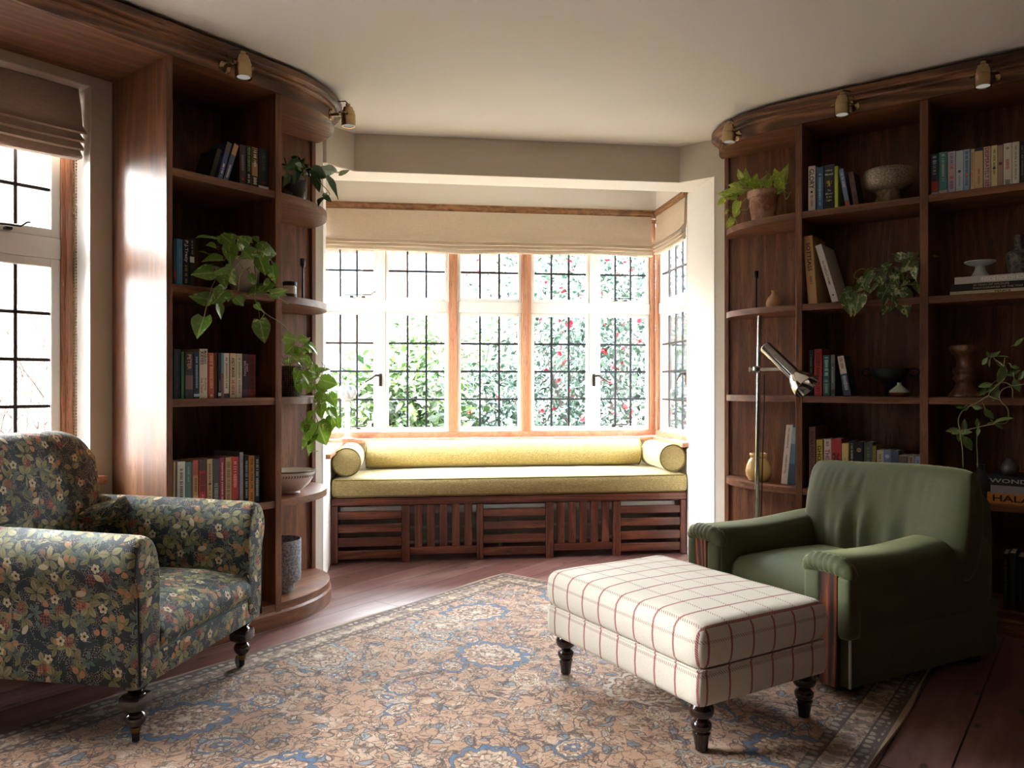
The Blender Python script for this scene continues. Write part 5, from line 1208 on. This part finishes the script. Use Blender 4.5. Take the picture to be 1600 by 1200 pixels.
# ================================================================ BOOKS
M['paper'] = plain(S(214, 202, 178), .9, 0, .08, 80, 'page_edges')
_ink = {}
def ink(rgb):
    if rgb not in _ink: _ink[rgb] = plain(S(rgb), .6, 0, .03, 20, 'spine_ink')
    return _ink[rgb]
_cov = {}
def cover(rgb):
    if rgb not in _cov: _cov[rgb] = plain(S(rgb), .48, 0, .07, 45, 'book_cover')
    return _cov[rgb]
rb = random.Random(21)
def book(label, loc, rz, w, h, d, rgb, lean=0.0, group=None, words=None, bars=None, bands=(), emblem=None, flat=False):
    """Standing book: x thickness, y away from the spine, z up. words: (text, colour, low end, high end, share of width[, offset across])."""
    o = thing('book', label, 'book', loc, rz, group); o.rotation_euler = (0, lean, rz)
    if flat: o.rotation_euler = (0, -PI/2, rz)
    t = .0022 if w > .014 else .0014; m = cover(rgb)
    mb = MB(); mb.box(0, w, 0, t, 0, h, .0008, 1); mb.box(0, t, t, d, 0, h); mb.box(w-t, w, t, d, 0, h); mb.build('cover', m, o, smooth=0)
    mb = MB(); mb.box(t, w-t, t, d-.003, .0025, h-.0025); mb.build('page_block', M['paper'], o, smooth=0)
    for k, (z0, z1, c) in enumerate(bands):
        mb = MB(); mb.box(.0004, w-.0004, -.0005, .0005, z0*h, z1*h); mb.build('spine_band', cover(c), o, smooth=0)
    for wd in words or ():
        txt, c, a, b, sh = wd[:5]; off = wd[5] if len(wd) > 5 else 0.0
        Mx = T(w/2+off*w, -.0009, (a+b)/2*h) @ RY(PI/2)
        text_mesh(txt, (b-a)*h, w*sh, ink(c), 'spine_lettering', o, Mx, .0003, True)
    for c, a, b, sh in bars or ():                        # print too small to read: rows of little strokes
        mb = MB(); z = b*h
        while z > a*h+.004:
            L = rb.uniform(.003, .007); ww = w*sh*rb.uniform(.7, 1)
            mb.box(w/2-ww/2, w/2+ww/2, -.0012, -.0002, z-L*.55, z); z -= L*(1.0 if rb.random() > .16 else 1.9)
        mb.build('spine_print', ink(c), o, smooth=0)
    if emblem:
        kind, c, z, r = emblem; mb = MB()
        if kind == 'disc': mb.lathe([(.0005, 0), (r*w, 0), (r*w, .0008), (.0005, .0008)], 20, T(w/2, -.0012, z*h) @ RX(-PI/2) @ T(0, 0, -.0004))
        elif kind == 'lion':                              # little rampant beast: body, head, mane, legs, tail
            q = r*w; Y = -.0010; c0 = Vector((w/2, Y, z*h))
            def blob(pts, rr): mb.tube([c0+Vector((x*q, 0, y*q)) for x, y in pts], [k*q for k in rr], 6)
            blob([(.05, -.45), (0, 0), (-.1, .45)], (.22, .2, .24)); blob([(-.1, .5), (-.22, .78)], (.26, .2)); blob([(-.1, .35), (-.55, .45), (-.7, .7)], (.12, .1, .08)); blob([(-.05, .1), (-.5, .05), (-.7, .25)], (.12, .1, .08))
            blob([(.05, -.4), (-.3, -.6), (-.35, -.95)], (.18, .13, .1)); blob([(.1, -.45), (.25, -.75), (.1, -1.0)], (.18, .13, .1)); blob([(.2, -.3), (.6, -.1), (.45, .3), (.7, .55)], (.07, .07, .07, .11))
            for v in mb.bm.verts: v.co.y = Y + (v.co.y-Y)*.004/q*.1
        elif kind == 'crest':
            q = r*w
            mb.box(w/2-q*.6, w/2+q*.6, -.0012, -.0002, z*h-q*.7, z*h-q*.45)
            for k in (-1, 0, 1): mb.box(w/2+k*q*.45-q*.13, w/2+k*q*.45+q*.13, -.0012, -.0002, z*h-q*.45, z*h+q*(.55 if k == 0 else .35)); mb.lathe([(.0002, 0), (q*.17, 0), (q*.17, .0008), (.0002, .0008)], 12, T(w/2+k*q*.45, -.0012, z*h+q*(.66 if k == 0 else .46)) @ RX(-PI/2) @ T(0, 0, -.0004))
            mb.lathe([(q*.72, 0), (q*.85, 0), (q*.85, .0008), (q*.72, .0008)], 24, T(w/2, -.0012, z*h) @ RX(-PI/2) @ T(0, 0, -.0004), close_top=False, close_bot=False)
        mb.build('spine_emblem', ink(c), o, smooth=0)
    return o

def row(side, plane, zoom, ybot, ztop, phrase, group, items, depth=.125):
    """Books in one compartment, read off the photograph: left and right edge of the spine's foot, height of its head, sideways lean of the head."""
    zx0, zy0, k = zoom; at = at_x if side == 'L' else at_y
    prev = -9
    for it in items:
        x0, x1, yt, dx, rgb, look = it[:6]; kw = it[6] if len(it) > 6 else {}
        a, b = at(zx0+x0/k, ybot, plane), at(zx0+x1/k, ybot, plane); top = at(zx0+(x0+dx)/k, zy0+yt/k, plane)
        u0, u1, ut = (a.y, b.y, top.y) if side == 'L' else (a.x, b.x, top.x)
        w = u1-u0; dz = top.z-ztop; lean = math.atan2(ut-u0, dz) if dx else 0.0; hgt = math.hypot(ut-u0, dz) if dx else dz
        u0 = max(u0, prev+.0008); w = u1-u0
        if lean: w *= math.cos(lean)
        zl = ztop + (w*math.sin(lean) if lean > 0 else 0) + .0004
        p = plane + rb.uniform(-.004, .002)*(1 if side == 'L' else -1); kw = dict(kw); d = kw.pop('d', depth)
        loc, rz = ((p, u0, zl), PI/2) if side == 'L' else ((u0, p, zl), 0.0)
        lab = look+', '+phrase
        book(lab, loc, rz, w, hgt, d, rgb, lean, group, **kw)
        prev = u0+w if not lean else u1
W_, K_, G_, R_, N_ = (226, 220, 206), (24, 23, 24), (128, 128, 126), (150, 44, 42), (34, 40, 58)
def T_(*a): return dict(words=a)
row('L', -2.862, (250, 180, 4), 280, SH[4], 'left bookcase top row', 'novels on the left bookcase, top row', [
 (312,340,212,52,(22,22,24),'almost black book leaning behind two blue ones'),
 (360,390,172,62,(70,80,112),'blue-grey leaning book with dark pictured head',dict(bands=[(.72,.98,(84,74,70))],bars=[(W_,.08,.42,.4)])),
 (395,425,182,70,(74,84,120),'blue-grey leaning book with orange pictured head',dict(bands=[(.70,.97,(190,140,84))],bars=[(W_,.08,.42,.4)])),
 (498,536,180,0,(58,34,36),'dark maroon book with a small red heart',dict(bars=[((150,120,110),.35,.75,.45)],emblem=('disc',(170,40,40),.16,.22))),
 (540,573,186,0,(18,20,20),'black book with green author lettering',dict(words=[('PETER ROBINSON',(128,170,96),.38,.96,.46)],bars=[(W_,.08,.3,.35)])),
 (576,612,198,0,(168,128,84),'tan book with white script title',dict(bands=[(.0,.30,(40,36,34)),(.62,.98,(96,66,46))],bars=[(W_,.50,.94,.5),(W_,.08,.26,.6)])),
 (617,680,202,0,(26,28,32),'thick black book with white foot',dict(bands=[(.0,.10,(190,186,176))],bars=[((70,78,60),.45,.9,.4),((130,44,44),.12,.2,.5)]))])
row('L', -2.862, (250, 180, 4), 443, SH[3], 'left bookcase second row', 'novels on the left bookcase, second row', [
 (87,104,770,0,(44,64,92),'slim navy book with a red patch',dict(bands=[(.1,.3,(140,44,44))])),
 (105,141,772,0,(66,124,158),'sky blue book',dict(bars=[((110,160,186),.2,.8,.3)])),
 (146,186,768,0,(22,22,24),'black book with pale author lettering',dict(words=[('P.J.Tracy',(214,210,200),.50,.96,.62)],bars=[((170,140,70),.06,.44,.4)])),
 (188,216,768,0,(26,26,27),'black book with a small white label',dict(bands=[(.50,.62,(214,208,196))],bars=[((170,168,160),.66,.95,.3)]))])
row('L', -2.862, (250, 440, 4), 622.5, SH[2], 'left bookcase third row', 'novels on the left bookcase, third row', [
 (90,132,420,0,(30,34,48),'dark navy book at the left end',dict(bars=[((80,90,110),.2,.9,.2)])),
 (134,153,440,0,(50,104,70),'slim green book'),
 (157,206,440,0,(52,42,40),'brown and black pictured book',dict(words=[('PETER',(196,150,120),.62,.95,.5)],bands=[(.2,.5,(120,92,84))])),
 (210,246,442,0,(28,38,62),'navy book with pale blue print',dict(bars=[((150,180,196),.2,.9,.4)],bands=[(.04,.10,(190,200,206))])),
 (247,298,420,0,(206,192,170),'tall cream book with brown and red lettering',dict(words=[('MARIAN',(86,56,44),.70,.96,.34,.2),('KEYES',(86,56,44),.68,.94,.38,-.2),('Anybody',(156,56,48),.16,.42,.3,.2),('Out There?',(156,56,48),.10,.42,.3,-.2)])),
 (304,340,446,0,(186,84,58),'orange red book with gold print',dict(bars=[((220,170,120),.2,.94,.6)],emblem=('disc',(226,190,140),.06,.2))),
 (343,361,446,0,(104,66,48),'slim plain brown book'),
 (363,383,448,0,(22,22,24),'slim black book with pale foot mark',dict(bands=[(.05,.12,(200,200,190))],bars=[((120,150,110),.15,.4,.4)])),
 (384,399,446,0,(126,74,84),'slim rose book with teal head',dict(bands=[(.55,1.0,(92,140,150))])),
 (401,434,447,0,(216,204,180),'cream book with fine dark print',dict(bars=[((90,80,70),.2,.9,.35)],bands=[(.0,.10,(60,56,50))])),
 (438,475,448,0,(214,188,150),'pale tan book with bold black lettering',dict(words=[('ANDY McNAB',(30,26,24),.46,.90,.52)],bars=[((170,62,44),.06,.40,.5)])),
 (480,517,450,0,(214,206,188),'cream book with thin grey script',dict(bars=[((120,116,108),.1,.9,.3)])),
 (518,555,453,0,(46,34,46),'dark plum book with pink lettering',dict(words=[('DAN',(196,160,168),.60,.78,.36,.2),('BROWN',(196,160,168),.50,.84,.42,-.2)],bands=[(.04,.2,(74,54,66))])),
 (557,600,456,0,(104,36,38),'dark red book at the right end',dict(bars=[((60,24,26),.1,.9,.6)],bands=[(.06,.2,(150,40,40))]))])
row('L', -2.862, (240, 680, 4), 776, SH[1], 'left bookcase fourth row', 'paperbacks on the left bookcase, fourth row', [
 (127,138,170,0,(196,180,150),'slim cream book at the left end'),
 (148,196,168,0,(212,206,198),'white book with black script title',dict(bars=[((70,66,64),.1,.86,.42)])),
 (198,234,170,0,(84,124,118),'teal green book',dict(bars=[((160,186,176),.6,.9,.25)])),
 (236,248,172,0,(112,76,56),'slim brown book between teal and tan'),
 (249,283,160,0,(196,144,92),'tan orange book with red head',dict(bands=[(.7,1.0,(176,84,64)),(.1,.3,(214,180,130))],bars=[((90,60,40),.35,.65,.5)])),
 (286,332,155,0,(176,56,58),'red book with dark pictured head',dict(bands=[(.78,1.0,(66,56,60))],bars=[((60,30,34),.35,.72,.7),((230,190,180),.08,.3,.3)])),
 (335,369,152,0,(190,162,120),'tan book with a brown figure',dict(bars=[((110,76,50),.1,.9,.4)],emblem=('disc',(80,56,44),.5,.25))),
 (371,413,150,0,(64,66,72),'charcoal book with pale scribble',dict(bars=[((150,150,150),.1,.5,.6)])),
 (415,445,142,0,(150,54,88),'magenta book',dict(bars=[((226,180,190),.1,.9,.35)])),
 (448,486,140,0,(178,150,104),'gold patterned book',dict(bars=[((110,80,50),.1,.9,.55)])),
 (488,531,137,0,(176,50,44),'bright red book with pale lettering',dict(bars=[((226,170,150),.35,.9,.5)],bands=[(.03,.12,(60,30,34))])),
 (540,563,108,0,(150,154,164),'tall silver grey book standing above its neighbours',dict(d=.19,bars=[((210,214,220),.2,.8,.2)])),
 (566,593,132,0,(30,34,34),'black book with pale capitals',dict(bars=[((176,176,170),.1,.9,.5)])),
 (595,630,130,0,(206,140,62),'orange book with black capitals',dict(words=[('THE 100-YEAR LIFE',(40,30,24),.30,.94,.42)],bars=[((90,60,30),.06,.22,.4)])),
 (633,664,130,0,(32,52,74),'navy book with white print at the right end',dict(bars=[((190,200,206),.1,.92,.5)]))])
# right bookcase
row('R', 3.832, (1100, 80, 4), 322, SH[4], 'right bookcase top row', 'novels beside the stone bowl', [
 (650,694,720,0,(226,218,208),'white book with heavy black capitals',dict(words=[('GLORY',(24,22,22),.50,.93,.70)],bars=[((150,110,110),.10,.36,.45)],emblem=('disc',(30,28,28),.43,.16))),
 (704,745,728,0,(52,96,136),'blue book with fine pale print',dict(bars=[((150,190,210),.1,.85,.45)])),
 (748,814,712,0,(26,34,42),'broad dark book with a golden beast on its spine',dict(emblem=('lion',(206,166,78),.58,.36),d=.15)),
 (817,838,720,0,(176,190,62),'slim lime green book'),
 (885,914,742,-44,(110,126,156),'pale blue leaning book with a red foot picture',dict(bars=[((190,200,214),.5,.9,.5)],bands=[(.02,.16,(150,70,70))])),
 (935,968,760,-36,(74,40,36),'dark reddish leaning book',dict(bars=[((120,80,70),.4,.8,.4)]))])
row('R', 3.832, (1420, 80, 4), 301, SH[4], 'top right compartment', 'pale paperbacks in the top right compartment', [
 (136,184,645,0,(52,66,88),'blue and red paperback at the left end',dict(bands=[(.10,.34,(176,70,66)),(.0,.08,(190,190,186))],bars=[((200,204,206),.5,.95,.5)])),
 (187,240,634,0,(66,128,124),'broad teal paperback',dict(bars=[((196,206,190),.3,.95,.35)],bands=[(.02,.10,(196,190,170))])),
 (243,291,630,0,(176,170,190),'lilac paperback with pink script',dict(bands=[(.3,.7,(196,160,160))],bars=[((120,90,130),.55,.95,.4),((150,70,80),.08,.4,.5)])),
 (294,339,625,0,(190,202,204),'pale grey blue paperback with one dark emblem',dict(emblem=('disc',(70,80,80),.5,.22),bars=[((140,150,150),.1,.4,.2)])),
 (342,382,617,0,(150,180,206),'light blue paperback with an orange dot',dict(bars=[((70,90,130),.1,.95,.45)],emblem=('disc',(196,120,90),.40,.3))),
 (385,409,612,0,(214,184,140),'slim apricot paperback',dict(bars=[((150,110,70),.1,.9,.35)])),
 (411,464,608,0,(206,176,130),'broad sand paperback with a dark pictured head',dict(bands=[(.92,1.0,(58,66,76))],bars=[((140,110,70),.1,.5,.3)])),
 (469,511,600,0,(206,184,176),'white paperback with red block capitals',dict(words=[('DESPERATELY SEE',(140,40,44),.04,.97,.62)])),
 (514,553,592,0,(222,206,152),'pale yellow paperback',dict(bars=[((110,100,70),.3,.9,.35)],emblem=('disc',(70,66,54),.46,.25))),
 (556,589,590,0,(166,132,116),'dusty pink paperback with a dark disc',dict(emblem=('disc',(96,40,40),.56,.36))),
 (592,643,578,0,(214,206,186),'broad cream paperback with red script',dict(bars=[((176,70,66),.36,.62,.5),((60,60,60),.02,.14,.7)],emblem=('disc',(150,140,120),.88,.2))),
 (646,691,570,0,(216,206,184),'cream paperback with thin grey title',dict(bars=[((140,134,120),.1,.9,.3)])),
 (694,724,566,0,(26,30,30),'black paperback at the right edge',dict(bars=[((120,130,126),.2,.9,.35)]))])
row('R', 3.832, (1110, 340, 4), 471, SH[3], 'right bookcase second row', 'big books on the right bookcase, second row', [
 (610,667,120,-32,(212,168,112),'tall orange cream book with bold black capitals',dict(words=[('SOTTSASS',(30,24,22),.48,.90,.44)],bars=[((120,90,60),.28,.40,.3)],d=.22)),
 (760,802,178,-106,(212,206,200),'tall white book leaning against the orange one',dict(words=[('the KINFOLK HOME',(70,66,64),.30,.72,.30)],emblem=('disc',(40,38,38),.12,.14),d=.22))])
row('R', 3.832, (1110, 340, 4), 617, SH[2], 'right bookcase third row', 'books beside the black bowl', [
 (614,642,830,0,(22,26,24),'black book at the left end',dict(bars=[((140,150,146),.1,.9,.3)])),
 (649,697,823,0,(164,38,42),'red book with dark capitals',dict(words=[('COSEY FANNI TUTTI',(58,20,24),.06,.92,.50)])),
 (705,746,862,0,(36,84,82),'teal book with pale print',dict(bars=[((180,206,200),.48,.95,.55),((150,176,170),.06,.40,.5)])),
 (752,779,858,0,(92,96,98),'grey book with a dark head',dict(bands=[(.80,1.0,(120,120,118)),(.05,.16,(40,44,50))],bars=[((170,172,172),.3,.7,.3)])),
 (838,880,868,-46,(58,66,92),'white headed leaning book with blue foot',dict(bands=[(.55,.99,(206,196,182))],bars=[((150,70,60),.66,.95,.5),((190,200,210),.12,.5,.6)]))])
row('R', 3.832, (1110, 620, 3.265), 763, SH[1], 'right bookcase fourth row', 'books behind the green armchair', [
 (503,535,153,0,(128,84,80),'tall dusty pink book with capitals down its spine',dict(words=[('FLORA PHOTOGRAPHICA',(66,40,40),.08,.92,.55)],d=.22)),
 (539,572,218,0,(196,176,62),'yellow book with black capitals',dict(words=[('GHOSTS',(40,36,26),.36,.88,.6)])),
 (580,616,215,0,(206,190,188),'white book with pink capitals',dict(words=[('THIS IS',(150,60,84),.44,.80,.62)],bars=[((120,60,70),.84,.95,.5)])),
 (618,668,213,0,(164,36,46),'broad red book with a big number',dict(words=[],bars=[((90,24,30),.10,.40,.7)])),
 (671,705,238,0,(206,184,108),'straw yellow book',dict(bars=[((120,100,50),.3,.7,.2)])),
 (708,735,224,0,(24,24,26),'black book with pale vertical print',dict(bars=[((170,166,150),.3,.94,.45)])),
 (738,778,230,0,(22,22,24),'black book with a pale crest',dict(emblem=('crest',(190,170,120),.84,.34),bars=[((150,136,100),.3,.6,.4)])),
 (782,826,232,0,(88,96,84),'grey green book',dict(bars=[((130,136,120),.3,.9,.35)])),
 (828,846,250,0,(150,138,60),'slim olive yellow book'),
 (848,882,272,0,(212,196,166),'cream book with thin print',dict(bars=[((130,110,90),.3,.9,.4)])),
 (883,921,272,0,(126,136,176),'lilac blue book with a pale disc',dict(emblem=('disc',(196,200,216),.86,.28))),
 (923,960,275,0,(84,94,124),'slate blue book'),
 (962,1005,298,0,(196,180,168),'pale book with dark pattern at its head',dict(bands=[(.62,.98,(110,96,88))])),
 (1008,1040,300,0,(190,172,160),'pale book with red marks at its head',dict(bars=[((150,60,56),.6,.95,.5)])),
 (1042,1075,303,0,(166,184,200),'pale blue book at the right end',dict(bars=[((70,96,140),.5,.9,.5)]))], .13)
row('R', 3.90, (1110, 620, 3.265), 757, SH[1], 'lowest curved shelf at right', 'two big books by the mustard jar', [
 (360,392,145,28,(216,206,196),'tall white leaning book with black lettering',dict(words=[('Country and Cozy',(40,36,34),.18,.50,.36)],bars=[((120,112,106),.6,.95,.25)],d=.10)),
 (393,431,150,3,(74,116,142),'tall blue pictured book against the upright',dict(bands=[(.02,.36,(50,80,104)),(.70,.98,(150,176,190))],d=.17))])
# upright lettering and numbers that read across a spine
def across(look, lines):
    for o in list(COL.objects):
        if o.get('label', '').startswith(look):
            cv = [c for c in o.children if c.name.startswith('cover')][0]; w = max(v.co.x for v in cv.data.vertices); h = max(v.co.z for v in cv.data.vertices)
            for txt, c, z, ht, sh in lines: text_mesh(txt, w*sh, ht*h, ink(c), 'spine_lettering', o, T(w/2, -.0009, z*h), .0003, True)
across('broad red book with a big number', [('36', (60, 16, 22), .60, .26, .74)])
across('broad dark book with a golden beast', [('Hilary', (196, 190, 170), .86, .05, .66), ('Mantel', (196, 190, 170), .78, .05, .72), ('The', (196, 190, 170), .42, .045, .34), ('Mirror', (196, 190, 170), .35, .045, .66), ('& the', (196, 190, 170), .28, .045, .52), ('Light', (196, 190, 170), .20, .055, .52)])
# books lying flat in stacks
def flat_stack(x0, ysp, z0, items, group):
    z = z0
    for dx, L, th, d, rgb, look, word in items:
        o = thing('book', look, 'book', (x0+dx, ysp, z+.0004), 0, group); m = cover(rgb)
        mb = MB(); mb.box(0, L, 0, .002, 0, th, .0008, 1); mb.box(0, L, .002, d, 0, .002); mb.box(0, L, .002, d, th-.002, th); mb.build('cover', m, o, smooth=0)
        mb = MB(); mb.box(.003, L-.003, .002, d-.003, .002, th-.002); mb.build('page_block', M['paper'], o, smooth=0)
        for txt, c, a, b, lo, hi in word: text_mesh(txt, b-a, (hi-lo)*th, ink(c), 'spine_lettering', o, T((a+b)/2, -.0006, (lo+hi)/2*th), .0003, True)
        z += th+.0006
    return z
zt = flat_stack(-.535, 3.835, SH[3], [
 (0, .36, .016, .24, (206, 188, 150), 'cream book lying lowest in the stack under the white dish', [('VENICE', (40, 34, 28), .165, .225, .2, .8)]),
 (.004, .33, .030, .22, (22, 22, 24), 'black book in the middle of the stack under the white dish', [('50 YEARS OF WILDLIFE', (170, 160, 136), .085, .215, .58, .86), ('PHOTOGRAPHER OF THE YEAR', (170, 160, 136), .085, .265, .16, .44)]),
 (.018, .31, .030, .22, (196, 190, 182), 'pale grey book on top of the stack under the white dish', [('INSIDE NORTH KOREA', (238, 234, 226), .10, .285, .2, .8)])], 'books lying flat under the white dish')
pottery('pedestal_dish', 'small white pedestal dish standing on the stack of flat books', 'dish', (-.428, 3.90, zt+.001), [(.002, 0), (.034, 0), (.035, .004), (.028, .016), (.020, .034), (.018, .046), (.024, .050), (.046, .056), (.061, .066), (.060, .069), (.045, .064), (.002, .058)], plain(S(190, 196, 194), .35, 0, .05, 30))
pottery('bottle_vase', 'mottled brown bottle vase with a long neck on the flat books', 'vase', (-.290, 3.945, zt+.001), [(.002, 0), (.034, 0), (.036, .004), (.044, .05), (.048, .085), (.047, .098), (.036, .106), (.020, .110), (.017, .122), (.0185, .160), (.0195, .172), (.016, .172), (.014, .12), (.002, .11)], speckle('mottled_brown_glaze', S(78, 66, 58), S(122, 112, 102), 60, .5, .5, .001))
zt2 = flat_stack(-.395, 3.835, SH[1], [
 (.0, .34, .042, .22, (206, 134, 60), 'orange book lying lowest in the stack beside the green armchair', [('HALARI', (44, 30, 22), .02, .20, .2, .82)]),
 (.012, .34, .032, .22, (150, 148, 146), 'grey book lying in the middle of the stack by the armchair', []),
 (.008, .34, .040, .22, (30, 32, 34), 'black book lying on top of the stack by the armchair', [('WONDERS', (176, 176, 172), .0, .20, .28, .72)])], 'books lying flat beside the armchair')
pottery('squat_vase', 'small dark round vase standing on the black flat book', 'vase', (-.318, 3.90, zt2+.001), [(.002, 0), (.022, 0), (.030, .010), (.034, .028), (.030, .046), (.018, .058), (.014, .064), (.016, .072), (.012, .072), (.002, .06)], plain(S(70, 66, 62), .35, 0, .15, 40))
row('R', 3.832, (1540, 680, 4), 948, SH[0], 'bottom right compartment', 'dark books at the bottom right', [
 (108,140,740,0,(28,30,30),'black book with pale spots at the left',dict(bars=[((110,120,120),.2,.9,.4)])),
 (150,188,735,0,(30,44,46),'dark teal book',dict(bars=[((60,80,80),.2,.8,.4)])),
 (200,240,758,0,(24,26,28),'lower black book at the right edge',dict(bars=[((70,76,80),.2,.9,.4)])),
 (243,285,730,0,(34,38,44),'dark slate book at the far right',dict(bars=[((80,86,90),.2,.9,.4)]))])
